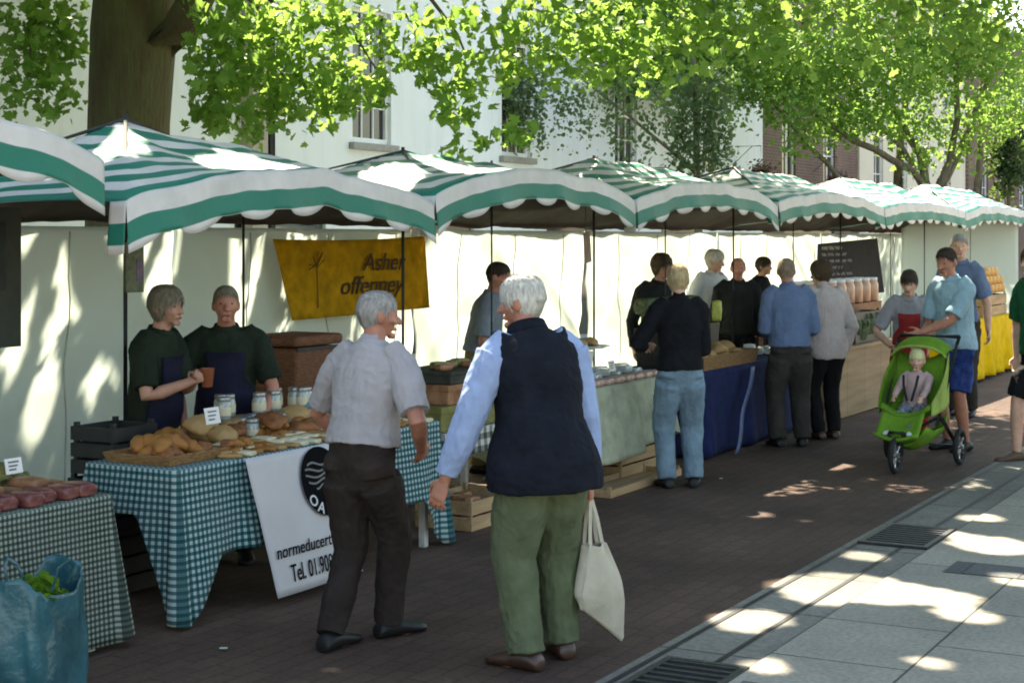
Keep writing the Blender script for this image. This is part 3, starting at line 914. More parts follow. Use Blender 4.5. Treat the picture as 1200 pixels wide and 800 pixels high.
# low sprays hanging into view
low = []; tw1 = []
def spray(x, y, d, r, n, hang=.5):
    p = px_z(x, y, d); low.append(clusters([p], int(n*1.5), r, .75, .05)); tw1.append(((p[0]+.5*r, p[1]-.1, p[2]+.7*r), (p[0]-.2*r, p[1], p[2]-r*.5))); gap_soft(p, r if d < 14.95 else r*.6)
for x, y, d, r, n in ((15, 25, 14.2, .28, 90), (45, 40, 14.6, .22, 80), (68, 20, 14.4, .16, 60), (10, 85, 14, .22, 60), (40, 100, 14.2, .16, 36), (62, 72, 14.4, .16, 50), (60, 122, 14.1, .10, 16), (85, 60, 14.6, .08, 16), (82, 108, 14.3, .09, 12),
                      (268, 30, 14.6, .26, 90), (275, 25, 14.2, .28, 100), (320, 22, 14.4, .28, 100), (360, 30, 14.0, .26, 90), (400, 25, 14.2, .24, 70), (258, 85, 14.8, .17, 80), (270, 85, 14.4, .26, 100), (310, 85, 14.1, .26, 90), (350, 85, 14.4, .26, 90),
                      (395, 80, 14.0, .22, 70), (455, 40, 13.8, .12, 24), (244, 125, 14.8, .10, 34), (262, 130, 14.5, .17, 50), (290, 150, 14.3, .10, 20), (325, 122, 14.2, .15, 40), (360, 118, 14.2, .16, 44), (395, 112, 14.0, .12, 26), (437, 96, 13.6, .11, 26), (450, 112, 13.6, .06, 10), (412, 112, 13.9, .08, 14),
                      (500, 70, 13.6, .14, 26), (490, 25, 13.8, .14, 24), (548, 16, 13.8, .12, 22), (520, 60, 13.6, .13, 22), (545, 75, 13.6, .12, 20), (535, 100, 13.6, .10, 16), (545, 135, 13.6, .11, 20), (535, 178, 13.5, .08, 12), (530, 130, 13.5, .08, 12), (605, 150, 13.6, .10, 18), (596, 40, 14, .13, 26), (575, 95, 14, .10, 14),
                      (620, 20, 14, .16, 36), (640, 55, 14.4, .18, 46), (670, 75, 14.6, .14, 30), (720, 78, 15, .13, 28), (600, 75, 14.2, .13, 26), (560, 165, 13.6, .06, 8), (512, 95, 13.6, .08, 12), (770, 80, 15.2, .12, 24), (474, 62, 13.8, .06, 8)):
    spray(x, y, d, r, n)
q = np.concatenate(low); sx, sy = 600+FPX*q[:, 0]/q[:, 1], 280-FPX*(q[:, 2]-EYE)/q[:, 1]
low1 = [q[~((sx > 100) & (sx < 214) & (sy < 150))]]
make_tree('plane_tree', 'big old plane tree with thick dark trunk rising behind the first striped stall', T1, tp, tr, limbs1, pts1, M_BARK, M_LEAF1, .10, LOBED, .6, None, low1)

# street tree just out of frame on the right, its crown overhanging the pavement
T3 = Vector((7.6, 15.5, .0))
lim3 = []
for k, (e, r0) in enumerate((((3.2, 13.0, 7.4), .16), ((6.0, 11.2, 7.6), .15), ((2.6, 17.5, 7.0), .16), ((8.4, 19.5, 8.0), .14), ((10.5, 13.5, 8.0), .14))):
    lim3.append((limb_path((7.5, 15.5, 3.6+.3*k), e, 7, .15, .1, 11+k), taper(7, r0, .04)))
c3 = np.concatenate([blob_points(170, (4.9, 14.6, 7.4), (5.4, 5.2, 2.2)), blob_points(110, (3.6, 18.0, 6.6), (3.8, 3.2, 1.4)), blob_points(40, (2.2, 12.2, 6.6), (2.4, 2.2, 1.2)), blob_points(50, (5.5, 11.8, 6.6), (3.0, 2.6, 1.3))])
c3 = np.concatenate([c3, blob_points(90, (1.6, 16.2, 6.8), (3.0, 3.0, 1.2)), blob_points(100, (3.0, 12.6, 7.2), (3.4, 3.0, 1.2)), blob_points(110, (.2, 12.5, 6.8), (2.6, 2.6, 1.0)), blob_points(80, (1.9, 11.4, 7.0), (2.2, 2.2, .9)), blob_points(100, (1.2, 17.5, 7.2), (2.6, 2.4, .9))]); c3 = c3[c3[:, 2] > 4.9]
p3 = [clusters(c3, 260, .42, .6, .25)]
low = []; tw1 = []
for x, y, d, r, n in ((690, 25, 15, .26, 110), (740, 20, 15, .28, 120), (800, 20, 15, .28, 120), (860, 15, 15, .3, 130), (700, 62, 15, .16, 40), (650, 20, 15, .22, 70), (920, 20, 15, .28, 110), (1000, 15, 15, .3, 100), (1080, 10, 15, .3, 90), (1150, 20, 15, .26, 80), (1190, 40, 15, .2, 50), (770, 55, 15.3, .16, 40), (835, 45, 15.3, .18, 44)):
    spray(x, y, d, r, n)
make_tree('street_tree', 'leafy street tree beside the pavement whose boughs overhang the top right', T3, [(7.6, 15.5, -.1), (7.6, 15.5, 1.5), (7.55, 15.5, 3.4), (7.4, 15.3, 5.2), (6.9, 15.1, 7.2)], [.30, .23, .20, .16, .08],
          lim3, np.concatenate(p3), M_BARK, M_LEAF2, .092, LOBED, .55, None, [np.concatenate(low)])

# many stemmed tree behind the far stalls
T2 = Vector((8.75, 34.0, 0))
def P(x, y, d): return tuple(px_z(x, y, d))
stems = []
def L2(pts, r0, r1):
    pts = [P(*q) for q in pts]; full = []
    for a, b in zip(pts, pts[1:]):
        full += limb_path(a, b, 3, 0, .05, a[0])[:-1]
    full.append(Vector(pts[-1])); n = len(full)-1
    stems.append((full, taper(n, r0, r1)))
L2([(1092, 235, 34), (1070, 200, 33.6), (1000, 165, 33), (925, 110, 32.4), (858, 72, 32), (800, 30, 31.6)], .085, .035)
L2([(1090, 235, 34), (1055, 170, 33.8), (1000, 118, 33.5), (965, 62, 33.2), (930, 10, 33)], .07, .03)
L2([(1088, 230, 34), (1078, 180, 34), (1040, 120, 34), (1020, 60, 34), (1000, -20, 34)], .10, .05)
L2([(1096, 230, 34), (1112, 190, 34), (1122, 140, 33.8), (1120, 80, 33.6), (1135, 10, 33.4)], .095, .04)
L2([(1098, 230, 34), (1128, 170, 34.2), (1150, 110, 34.4), (1185, 40, 34.6)], .10, .05)
L2([(1145, 232, 35), (1150, 160, 35), (1152, 100, 35), (1160, 30, 35)], .09, .05)
L2([(1052, 225, 34.5), (1055, 160, 34.5), (1062, 110, 34.5), (1080, 40, 34.5)], .10, .05)
L2([(1000, 230, 33.4), (968, 190, 33.2), (930, 150, 33), (905, 120, 33)], .06, .03)
foli = []
def mass(x, y, d, rx, rz, n, per=40, sp=.27):
    c = px_z(x, y, d); foli.append(clusters(blob_points(n, c, (rx, 1.3, rz), .2), per, sp, .7, .05))
for x, y, d, rx, rz, n in ((640, 40, 30, .9, .7, 26), (700, 45, 30, 1.0, .8, 36), (770, 50, 30.5, 1.1, .8, 40), (840, 60, 31, 1.1, .8, 44), (900, 60, 32, 1.1, .8, 46), (960, 70, 32.5, 1.1, .9, 50), (1020, 70, 33, 1.1, .9, 54), (1090, 60, 33.5, 1.1, 1.0, 50), (1160, 70, 34, 1.1, 1.0, 44),
                           (880, 105, 32, .5, .35, 12), (930, 130, 32.3, .5, .3, 10), (985, 130, 33, .6, .3, 14), (1030, 140, 33.3, .55, .4, 14), (1080, 140, 33.6, .5, .4, 10), (1150, 140, 34, .6, .4, 12), (1190, 120, 34, .4, .5, 10), (940, 165, 32.6, .35, .2, 5), (1000, 150, 33, .3, .2, 5), (1120, 170, 34, .3, .2, 4), (740, 92, 30.2, .8, .18, 12), (660, 88, 30, .5, .16, 7),
                           (800, 95, 30.6, .5, .2, 8), (830, 105, 31, .35, .2, 6), (1070, 185, 33.8, .25, .15, 3),
                           (820, -30, 31, 2.5, 1.0, 60), (1000, -40, 33, 3.0, 1.2, 80), (1150, -40, 34, 2.6, 1.2, 60), (680, -20, 30.5, 2.0, .8, 40), (900, -120, 32, 3.4, 1.6, 90), (1100, -120, 34, 3.2, 1.6, 80)):
    mass(x, y, d, rx, rz, n)
make_tree('spreading_tree', 'many stemmed spreading tree with bright leaves behind the far stalls', T2, [(8.75, 34, -.1), (8.8, 34, .8), (8.85, 34, 2.0), (8.8, 34, 2.8)], [.30, .22, .18, .15], stems, np.concatenate(foli), M_BARK2, M_LEAF2, .105, LOBED, .5)

# weeping birch in front of the white house
foli = []; strands = []
def weep(x, y0, y1, d, n, wid=.10):
    a = px_z(x, y0, d); b = px_z(x + rng.normal()*6, y1, d)
    t = rng.random(n)**.9
    c = a + (b-a)*t[:, None] + rng.normal(size=(n, 3))*wid; foli.append(c); strands.append((tuple(a), tuple(b)))
for x in np.arange(592, 640, 5): weep(x, 70, 150 + 30*rng.random(), 27.0, 85)
for x in np.arange(640, 700, 6): weep(x, 95, 130 + 30*rng.random(), 27.3, 34)
for x in np.arange(655, 705, 8): weep(x, 120, 172 + 20*rng.random(), 27.3, 12, .12)
for x in np.arange(705, 735, 5): weep(x, 90, 150 + 25*rng.random(), 27.5, 48)
for x in np.arange(738, 790, 6): weep(x, 95, 150 + 50*rng.random(), 27.8, 44, .12)
for x in np.arange(790, 858, 4): weep(x, 85, 190 + 16*rng.random(), 28.3, 125)
b0 = px_z(815, 200, 28.6)
TB = Vector((b0[0], 28.6, 0))
limb5 = [(limb_path((TB.x, 28.6, 3.0), px_z(610, 40, 27.0), 7, .25, .08, 21), taper(7, .035, .01)), (limb_path((TB.x, 28.6, 3.2), px_z(720, 40, 27.6), 7, .2, .08, 22), taper(7, .03, .01)),
         (limb_path((TB.x, 28.6, 3.6), px_z(850, 50, 28.4), 6, .1, .08, 23), taper(6, .03, .01))]
make_tree('weeping_birch', 'slender birch with grey green hanging twigs in front of the white house', TB, [(TB.x, 28.6, -.1), (TB.x+.05, 28.6, 2), (TB.x, 28.6, 4.2), (TB.x-.1, 28.5, 6)], [.09, .075, .05, .02], limb5,
          np.concatenate(foli), M_BARK2, M_LEAF3, .085, OVAL, .8)

# dark evergreen at the right edge
c = [clusters(blob_points(40, px_z(1182, 190, 38), (.45, .5, 1.0), .1), 40, .16), clusters(blob_points(14, px_z(1195, 150, 38), (.4, .4, .4), .1), 40, .16)]
B = px_z(1180, 190, 38)
make_tree('evergreen_bush', 'dark evergreen bush at the right edge beyond the last stall', (B[0], 38, 0), [(B[0], 38, -.05), (B[0], 38, 2.4), (B[0]+.1, 38, 3.4)], [.08, .06, .03], [], np.concatenate(c), M_BARK2, M_LEAF4, .12, OVAL, .3)

# hanging flower baskets on the brick house
M_FLOW = leaf_mat('purple petals', (.10, .02, .07), (.30, .06, .16), .2)
def basket(u, z, label):
    o = empty('flower_basket', S(u, 12.35, z), ROTZ, label, 'flower basket')
    bm = bmesh.new(); lathe(bm, [(.001, -.2), (.12, -.17), (.2, -.08), (.23, 0), (.2, .02), (.001, .01)], 16); from_bm('bowl', bm, mat('dark moss liner', (.03, .035, .02), .95, .3, 30), o, smooth=True)
    link('flowers', leaves_mesh('flowers', clusters([(0, 0, .08), (.1, 0, .02), (-.12, 0, 0), (0, -.12, -.02)], 60, .13), .07, OVAL, .1), M_FLOW, o)
    link('foliage', leaves_mesh('foliage', clusters([(0, 0, .05), (.1, 0, -.05), (-.12, 0, -.08)], 30, .13), .07, OVAL, .3), M_LEAF4, o)
    bm = bmesh.new(); bar(bm, (0, .6, .55), (0, 0, .55), .012); bar(bm, (0, 0, .55), (0, 0, .1), .006); bar(bm, (0, .6, .2), (0, .2, .55), .01); from_bm('bracket', bm, M_IRON, o)
basket(34.0, 3.35, 'hanging basket of purple flowers at the corner of the white house')
basket(39.5, 3.35, 'hanging basket of purple flowers on the brick house between its windows')
# ------------------------------------------------------------------ market stalls
M_STRIPE = stripe_mat()
M_UNDER = mat('shaded canvas underside', (.045, .035, .028), .9, .25, 6)  # shade beneath the canopies put into a near-black brown
M_POLE = mat('galvanised pole', (.045, .047, .046), .5, .3, 20, metal=.4, bump=.1)
def tarp_mat():
    m, nt, out = nodes('white tarpaulin')
    n = contrast(nt, noise_fac(nt, 1.8, 5), .3, .75)
    col = mixc(nt, n, (.80, .80, .74, 1), (.68, .69, .62, 1))
    cr = noise_fac(nt, 2.2, 4, stretch=(1.0, 1.0, .5))
    return finish(m, nt, out, col, .45, math_(nt, 'ADD', cr, math_(nt, 'MULTIPLY', noise_fac(nt, 14, 3), .2)), .05, .5, .4, trans=(.90, .96, .90, 1), tw=.62)
M_TARP = tarp_mat(); M_SEAM = mat('seam welt', (.42, .42, .37), .6, .2, 10)

def canopy_z(u, b, g):
    u0, u1, b0, b1, br, zl, zr, bow, pl, pr, run = g
    t = (u-u0)/(u1-u0)
    q = (b-b0)/(b1-b0)
    eave = .03*noise.noise(Vector((u*1.4, u0, 3))) + zl + (zr-zl)*t + bow*max(0, math.sin(math.pi*t))**.8*(1-q)
    eave = eave + (1.96-eave)*q**1.5
    ridge = pl + (pr-pl)*t - .05*math.sin(math.pi*t)
    a = [(b-b0)/(br-b0), (b1-b)/(b1-br), (u-u0)/run, (u1-u)/run]
    h = min(a + [1.0])
    hs = h - .10*math.sin(math.pi*min(1, max(0, h)))
    z = eave + (ridge-eave)*hs
    z += .022*noise.noise(Vector((u*2.2, b*2.2, g[0]))) + .012*noise.noise(Vector((u*5, b*3, g[0]))) - .02*h*(1-abs(noise.noise(Vector((u*1.7+b*2.6, g[0], 1))))*2)*(1 if h < .999 else 0)
    return z, h

def stall(label, u0, u1, zl, zr, bow, pl, pr, b0=5.3, br=6.1, b1=7.42, poles=True, wall=True, scal=.46, side=True, wallz=None, run=None):
    o = empty('market_stall', S((u0+u1)/2, 6.3), ROTZ, label, 'market stall', 'green striped market stalls in a row')
    oc = Vector(((u0+u1)/2, 6.3, 0))
    run = run or min(.88, (u1-u0)/2-.05)
    g = (u0, u1, b0, b1, br, zl, zr, bow, pl, pr, run)
    slope = math.hypot(br-b0, pl-zl)
    bm = bmesh.new(); nu, nb = 72, 48
    grid(bm, nu, nb, lambda i, j: Vector((u0+(u1-u0)*i, b0+(b1-b0)*j, canopy_z(u0+(u1-u0)*i, b0+(b1-b0)*j, g)[0])) - oc,
         lambda i, j: (canopy_z(u0+(u1-u0)*i, b0+(b1-b0)*j, g)[1]*slope + .04, i))
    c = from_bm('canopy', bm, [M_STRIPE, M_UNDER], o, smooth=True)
    # canopy normals must look up so that the shade-dark underside is below
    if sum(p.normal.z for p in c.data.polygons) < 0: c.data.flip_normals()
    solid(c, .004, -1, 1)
    def valance(name, A, B, n):
        L = (Vector(B)-Vector(A)).length
        bm = bmesh.new(); uvl = bm.loops.layers.uv.verify()
        rows = 8
        cols = []
        for i in range(n+1):
            t = i/n; u = A[0]+(B[0]-A[0])*t; b = A[1]+(B[1]-A[1])*t
            z = canopy_z(u, b, g)[0]
            ph = (t*L/scal + .22*noise.noise(Vector((t*L*1.1, u0, 7))) + u0*.37) % 1.0
            drop = .212 + (.045*math.sin(math.pi*ph/.66)**.55 if 0 < ph < .66 else 0)
            wv = .012*math.sin(t*L*7+u0) + .010*noise.noise(Vector((t*L*3, u0, 2)))
            out = (-1, 0) if name == 'front' else (0, 1)
            col = []
            for k in range(rows+1):
                q = k/rows; d = drop*q
                off = wv*q + .02*q
                if name == 'front': p = Vector((u, b - off, z - d))
                else: p = Vector((u + (-off if A[0] < (u0+u1)/2 else off), b, z - d))
                col.append((bm.verts.new(p-oc), d))
            cols.append(col)
        for a, c2 in zip(cols, cols[1:]):
            for k in range(rows):
                f = bm.faces.new((a[k][0], c2[k][0], c2[k+1][0], a[k+1][0]))
                for l, d in zip(f.loops, (a[k][1], c2[k][1], c2[k+1][1], a[k+1][1])): l[uvl].uv = (.04 - d*.762, 0)
        v = from_bm('valance', bm, [M_STRIPE], o, smooth=True); solid(v, .003)
    valance('front', (u0, b0), (u1, b0), int((u1-u0)/.02))
    valance('left', (u0, b0), (u0, b0+.10), 8)
    valance('back', (u0, b1), (u1, b1), 100) if False else None
    if poles:
        for u, zz in ((u0+run, pl), (u1-run, pr)):
            bm = bmesh.new(); p = Vector((u, br, 0))-oc
            bar(bm, p, p+Vector((0, 0, zz-.03)), .013 if u < u0+run+.01 else .009, 10); bar(bm, p+Vector((0, 0, .005)), p+Vector((0, 0, .02)), .07, 12)
            from_bm('pole', bm, M_POLE, o, smooth=True)
    bm = bmesh.new()
    zr_ = canopy_z((u0+u1)/2, br, g)[0]-.03
    a = Vector((u0+run, br, pl-.06))-oc; bq = Vector((u1-run, br, pr-.06))-oc
    bar(bm, a, (a+bq)/2-Vector((0, 0, .045)), .016); bar(bm, (a+bq)/2-Vector((0, 0, .045)), bq, .016)
    from_bm('ridge_bar', bm, M_POLE, o)
    for (pu, pz) in ((u0, zl), (u1, zr)):
        for bb in (b0+.03, b1-.03):
            bm = bmesh.new(); w = (u0+run if pu == u0 else u1-run); z0 = (pl if pu == u0 else pr)
            s = .03 if pu == u0 else -.03
            bar(bm, Vector((w, br, z0-.06))-oc, Vector((pu+s, bb, pz-.03))-oc, .013)
            from_bm('rafter', bm, M_POLE, o)
    if wall:
        bm = bmesh.new(); sd = u0*3.3
        H = wallz or 1.93
        def wf(i, j):
            u = u0+.01+(u1-u0-.02)*i; z = .03+(H-.03)*j
            k = (u*.9+z*1.35+sd); k2 = (u*1.1-z*1.1+sd)
            d = .05*noise.noise(Vector((u*1.1, z*.7, sd))) + .045*(1-abs(noise.noise(Vector((k*1.3, k2*.25, sd))))*2) + .024*(1-abs(noise.noise(Vector((k2*2.2, k*.4, sd+5))))*2)
            d += .02*math.sin(u*5.2)*(j**2)*.6
            return Vector((u, b1-.06+d*(.4+.6*math.sin(math.pi*min(1, j*1.02))), z)) - oc
        grid(bm, 90, 60, wf)
        solid(from_bm('back_wall', bm, M_TARP, o, smooth=True), .002)
        # seams with welts and eyelet cords
        for k, u in enumerate(np.arange(u0+.75, u1-.2, 1.0)):
            bm = bmesh.new(); limb(bm, [wf((u-u0)/(u1-u0)+.01*q_, .02+.96*q_)-Vector((0, .006, 0)) for q_ in np.linspace(0, 1, 14)], [.005]*14, 6)
            from_bm('seam_cord', bm, M_SEAM, o)
    return o

SL = [stall('nearest striped stall cut by the left edge of the photo', 2.75, 5.72, 2.12, 2.20, .26, 2.52, 2.56),
      stall('striped stall over the bread table, with its peak before the big tree trunk', 5.87, 8.66, 2.04, 2.08, .17, 2.56, 2.44),
      stall('second striped stall after the bread stall, with the yellow banner on its back wall', 8.68, 11.70, 2.12, 2.13, .22, 2.52, 2.48),
      stall('striped stall over the blue clothed table', 11.74, 15.05, 2.16, 2.18, .18, 2.60, 2.58),
      stall('pale sunlit striped stall with the chalk board behind its counter', 15.08, 18.75, 2.20, 2.20, .14, 2.66, 2.62),
      stall('sunlit striped stall above the yellow table', 18.78, 22.8, 2.20, 2.2, .10, 2.66, 2.66),
      stall('farthest striped stall at the right edge of the photo', 22.84, 27.5, 2.22, 2.25, .1, 2.7, 2.7)]
# end wall closing the last stall
o = empty('tent_side', S(26.9, 6.3), ROTZ, 'pale tarpaulin side wall closing the farthest stall', 'tarpaulin')
bm = bmesh.new(); grid(bm, 30, 24, lambda i, j: Vector((.05*noise.noise(Vector((i*3, j*2, 4))), -.9+1.9*i, .03+2.1*j))); solid(from_bm('sheet', bm, M_TARP, o, smooth=True), .003)

# ------------------------------------------------------------------ tables and cloths
M_TRESTLE = mat('pale table leg', (.50, .49, .46), .6, .15, 8)
M_PLY = mat('table board', (.35, .25, .16), .7, .2, 4, stretch=(.3, 3, 3))
TABLES = {}
def table(key, label, u0, u1, b0, b1, z):
    cu, cb = (u0+u1)/2, (b0+b1)/2
    o = empty('folding_table', S(cu, cb), ROTZ, label, 'table', 'trestle tables of the market')
    w, d = (u1-u0)/2, (b1-b0)/2
    bm = bmesh.new(); box(bm, -w, w, -d, d, z-.03, z-.004); from_bm('tabletop', bm, M_PLY, o)
    for x in (-w+.10, w-.10):
        for y in (-d+.05, d-.05):
            bm = bmesh.new(); box(bm, x-.022, x+.022, y-.022, y+.022, 0, z-.03); bev(from_bm('leg', bm, M_TRESTLE, o), .004)
    TABLES[key] = (u0, u1, b0, b1, z)
    return o

def tablecloth(key, label, m, drop, seed=0, flare=.07, amp=.03, freq=7.0, name='tablecloth'):
    """drop(side, t): hanging length; sides 0 front, 1 right, 2 back, 3 left"""
    u0, u1, b0, b1, z = TABLES[key]
    cu, cb = (u0+u1)/2, (b0+b1)/2; w, d = (u1-u0)/2, (b1-b0)/2
    bm = bmesh.new(); uvl = bm.loops.layers.uv.verify()
    def face(vs, uvs):
        f = bm.faces.new(vs)
        for l, q in zip(f.loops, uvs): l[uvl].uv = q
    # perimeter
    per = []
    step = .022
    r = .03
    def side(A, B, nrm, s):
        L = (B-A).length; n = max(6, int(L/step))
        for i in range(n+1): per.append((A.lerp(B, i/n), nrm, s, i/n))
    def corner(C, n0, n1, s0, s1):
        for i in range(1, 8):
            a = i/8; nn = (n0*(1-a)+n1*a).normalized(); per.append((C + nn*r, nn, (s0, s1, a), 0))
    F, Rr, B, L = Vector((0, -1, 0)), Vector((1, 0, 0)), Vector((0, 1, 0)), Vector((-1, 0, 0))
    side(Vector((-w+r, -d, 0)), Vector((w-r, -d, 0)), F, 0); corner(Vector((w-r, -d+r, 0)), F, Rr, 0, 1)
    side(Vector((w, -d+r, 0)), Vector((w, d-r, 0)), Rr, 1); corner(Vector((w-r, d-r, 0)), Rr, B, 1, 2)
    side(Vector((w-r, d, 0)), Vector((-w+r, d, 0)), B, 2); corner(Vector((-w+r, d-r, 0)), B, L, 2, 3)
    side(Vector((-w, d-r, 0)), Vector((-w, -d+r, 0)), L, 3); corner(Vector((-w+r, -d+r, 0)), L, F, 3, 0)
    K = 14
    cols = []; dist = 0; prev = None
    top = z + .004
    for p, nn, s, t in per:
        if prev is not None: dist += (p-prev).length
        prev = p
        if isinstance(s, tuple):
            dr = drop(s[0], 1.0)*(1-s[2]) + drop(s[1], 0.0)*s[2]
            bulge = math.sin(math.pi*s[2])
        else: dr = drop(s, t); bulge = 0
        dr = min(dr, top-.012)
        ph = dist*freq + 1.6*noise.noise(Vector((dist*1.7, seed, 0)))
        col = []
        for k in range(K+1):
            q = k/K
            fl = flare*q*(.35+.65*min(1, dr/.5)) + amp*q**1.2*(math.sin(ph*2) + .5*math.sin(ph*3.3+1))*min(1, dr/.4) + bulge*.05*q*min(1, dr/.4)
            fl = max(fl, .004)
            col.append((bm.verts.new(Vector((p.x, p.y, top-dr*q)) + nn*(fl + .006)), (dist + bulge*0, -dr*q)))
        cols.append((col, p))
    n = len(cols)
    for i in range(n):
        a, c = cols[i][0], cols[(i+1) % n][0]
        da = a[0][1][0]; dc = c[0][1][0] if i < n-1 else da+.02
        for k in range(K):
            face((a[k][0], c[k][0], c[k+1][0], a[k+1][0]), ((da, a[k][1][1]), (dc, c[k][1][1]), (dc, c[k+1][1][1]), (da, a[k+1][1][1])))
    # top as fan of quads to an inner loop
    inner = [bm.verts.new(Vector((p.x*.93, p.y*.85, top+.001))) for _, p in cols]
    for i in range(n):
        j = (i+1) % n; a, c = cols[i], cols[j]
        q = (a[0][0][0], inner[i], inner[j], c[0][0][0]); face(q, [(v.co.x, v.co.y) for v in q])
    f = bm.faces.new(inner)
    for l in f.loops: l[uvl].uv = (l.vert.co.x, l.vert.co.y)
    ob = from_bm(name, bm, m, loc=S(cu, cb), rz=ROTZ, smooth=True); solid(ob, .0025, 0)
    return tag(ob, label, 'tablecloth')

G_TEAL = gingham_mat('teal gingham', .034, (.003, .042, .05), (.03, .13, .14), (.40, .47, .45))
G_DARK = gingham_mat('fine green check', .026, (.010, .022, .018), (.06, .085, .065), (.30, .33, .28))
M_BLUECLOTH = cloth_mat('navy cloth', (.012, .02, .075), .3)
M_PALECLOTH = cloth_mat('pale cream cloth', (.42, .43, .31), .25, tw=.1)
M_YELLOW = cloth_mat('yellow cloth', (.85, .52, .01), .15, tw=.15)

table('t0', 'trestle table under the fine green checked cloth', 3.6, 5.58, 5.12, 5.9, .69)
tablecloth('t0', 'fine green and white checked cloth on the table at the left edge', G_DARK, lambda s, t: (.66 if s == 0 else .12 + .5*max(0, (t if s == 1 else 1-t)*-1+1)**2 if s in (1, 3) else .15), 1, .05, .012, 5)
def drop1(s, t):
    if s == 0:                                  # front, left to right
        e = max(0, 1-t/.10); f = max(0, (t-.90)/.10)
        return .44 + .29*e**.8 + .29*f**.8
    if s == 1: return .72 - .45*min(1, t/.45)**.8
    if s == 3: return .22 + .50*max(0, (t-.62)/.38)**1.3 + .10*max(0, (.2-t)/.2)
    return .2
table('t1', 'trestle table with pale legs carrying the bread', 6.0, 8.40, 5.10, 5.68, .745)
tablecloth('t1', 'teal gingham cloth hanging in folds from the bread table', G_TEAL, drop1, 2, .05, .022, 8)
table('t2', 'trestle table carrying the stacked produce boxes', 8.85, 10.25, 5.35, 6.0, .60)
tablecloth('t2', 'faded cloth with dark and white pattern under the stacked produce boxes', gingham_mat('grey pattern', .08, (.03, .04, .035), (.2, .2, .17), (.55, .55, .5)), lambda s, t: .16, 3, .02, .01)
table('t3', 'trestle table under the pale cream cloth', 10.4, 12.15, 5.2, 5.95, .74)
tablecloth('t3', 'pale cream cloth draped over the table beside the person in jeans', M_PALECLOTH, lambda s, t: .50 + .06*math.sin(t*5), 4, .10, .03, 5)
table('t4', 'trestle table hidden under the navy cloth', 12.75, 15.7, 5.15, 5.95, .72)
tablecloth('t4', 'navy cloth hanging to the ground from the basket table', M_BLUECLOTH, lambda s, t: .70, 5, .05, .022, 4)
table('t6', 'trestle table under the bright yellow cloth', 21.2, 23.9, 4.85, 5.6, .78)
tablecloth('t6', 'bright yellow cloth hanging in pleats from the far table', M_YELLOW, lambda s, t: .74, 6, .08, .04, 5)
M_FOLDLIGHT = mat('blue grey ribbon', (.10, .13, .24), .5, .2, 8)  # pale strip imitates the light catching a fold of the cloth
o = empty('fold_highlight', S(13.05, 5.06), ROTZ, 'pale blue strip standing in for a lit fold slanted down the front of the navy cloth', 'highlight')
bm = bmesh.new(); grid(bm, 16, 2, lambda i, j: Vector((.55*(1-i)-.02+.09*j, -.035-.055*i-.012*math.sin(i*9), .70*(1-i)+.02))); solid(from_bm('highlight', bm, M_FOLDLIGHT, o, smooth=True), .004)

# ------------------------------------------------------------------ banner on the bread table
M_BANNER = mat('white vinyl', (.50, .475, .48), .5, .06, 3, bump=.1)
M_INK = mat('black print', (.006, .006, .007), .9, .1, 10, bump=0, spec=.05)
M_GREY = mat('grey print', (.13, .135, .13), .5, .1, 10, bump=0)
def banner_frame(A, Bv, Cdn):
    """matrix: x along A->B, y up, z towards the viewer; origin at the top left"""
    x = (Bv-A).normalized(); dn = (Cdn-A).normalized(); z = x.cross(-dn).normalized(); y = z.cross(x)
    return Matrix(((x.x, y.x, z.x, A.x), (x.y, y.y, z.y, A.y), (x.z, y.z, z.z, A.z), (0, 0, 0, 1)))
uA_, uB_ = ray_b(289, 5.04)[0], ray_b(394, 5.04)[0]
A, Bq, Cq = S(uA_, 5.05, .755), S(uB_, 5.05, .755), S(uA_, 4.93, .045)
MB = banner_frame(A, Bq, Cq)
BN = bpy.data.objects.new('banner', None); COL.objects.link(BN); BN.matrix_world = MB
tag(BN, 'white vinyl banner with a black round emblem hung from the bread table', 'banner')
BW, BH = uB_-uA_, .715
bm = bmesh.new()
def bz(x, y): return .010*math.sin(x*6+.5)*(-y/BH) + .004*noise.noise(Vector((x*5, y*5, 3)))
grid(bm, 24, 18, lambda i, j: Vector((BW*i, -BH*j, bz(BW*i, -BH*j))))
solid(from_bm('vinyl', bm, M_BANNER, BN, smooth=True), .002, -1)
cx, cy, cr = BW*.74, -.19, .185
bm = bmesh.new(); bmesh.ops.create_circle(bm, cap_ends=True, radius=cr, segments=48, matrix=Matrix.Translation((cx, cy, .0155))); from_bm('emblem_disc', bm, M_INK, BN)
for k, (yy, w) in enumerate(((-.10, .22), (-.13, .27), (-.16, .28), (-.19, .25), (-.22, .14))):
    bm = bmesh.new()
    grid(bm, 20, 1, lambda i, j: Vector((cx-w/2+w*i, yy + .010*math.sin(i*8+k) + .011*j, .0165)))
    from_bm('emblem_stripe', bm, M_GREY, BN)
bm = bmesh.new(); bmesh.ops.create_circle(bm, cap_ends=True, radius=.028, segments=20, matrix=Matrix.Translation((cx+.055, cy-.075, .0165))); from_bm('emblem_spot', bm, mat('pale print', (.35, .35, .34), .5, .1, 10, bump=0), BN)
M_PALE = mat('white print', (.62, .61, .60), .5, .05, 10, bump=0)
for k, ch in enumerate('OAKES'):
    a = R(-90 + (k-2)*27); rr = cr*.80
    T = Matrix.Translation((cx+rr*math.cos(a), cy+rr*math.sin(a), .0165)) @ Matrix.Rotation(a+R(90), 4, 'Z') @ Matrix.Translation((0, -.03, 0))
    text_mesh('emblem_letter', ch, .085, M_PALE, BN, T, .1, .001, align='CENTER')
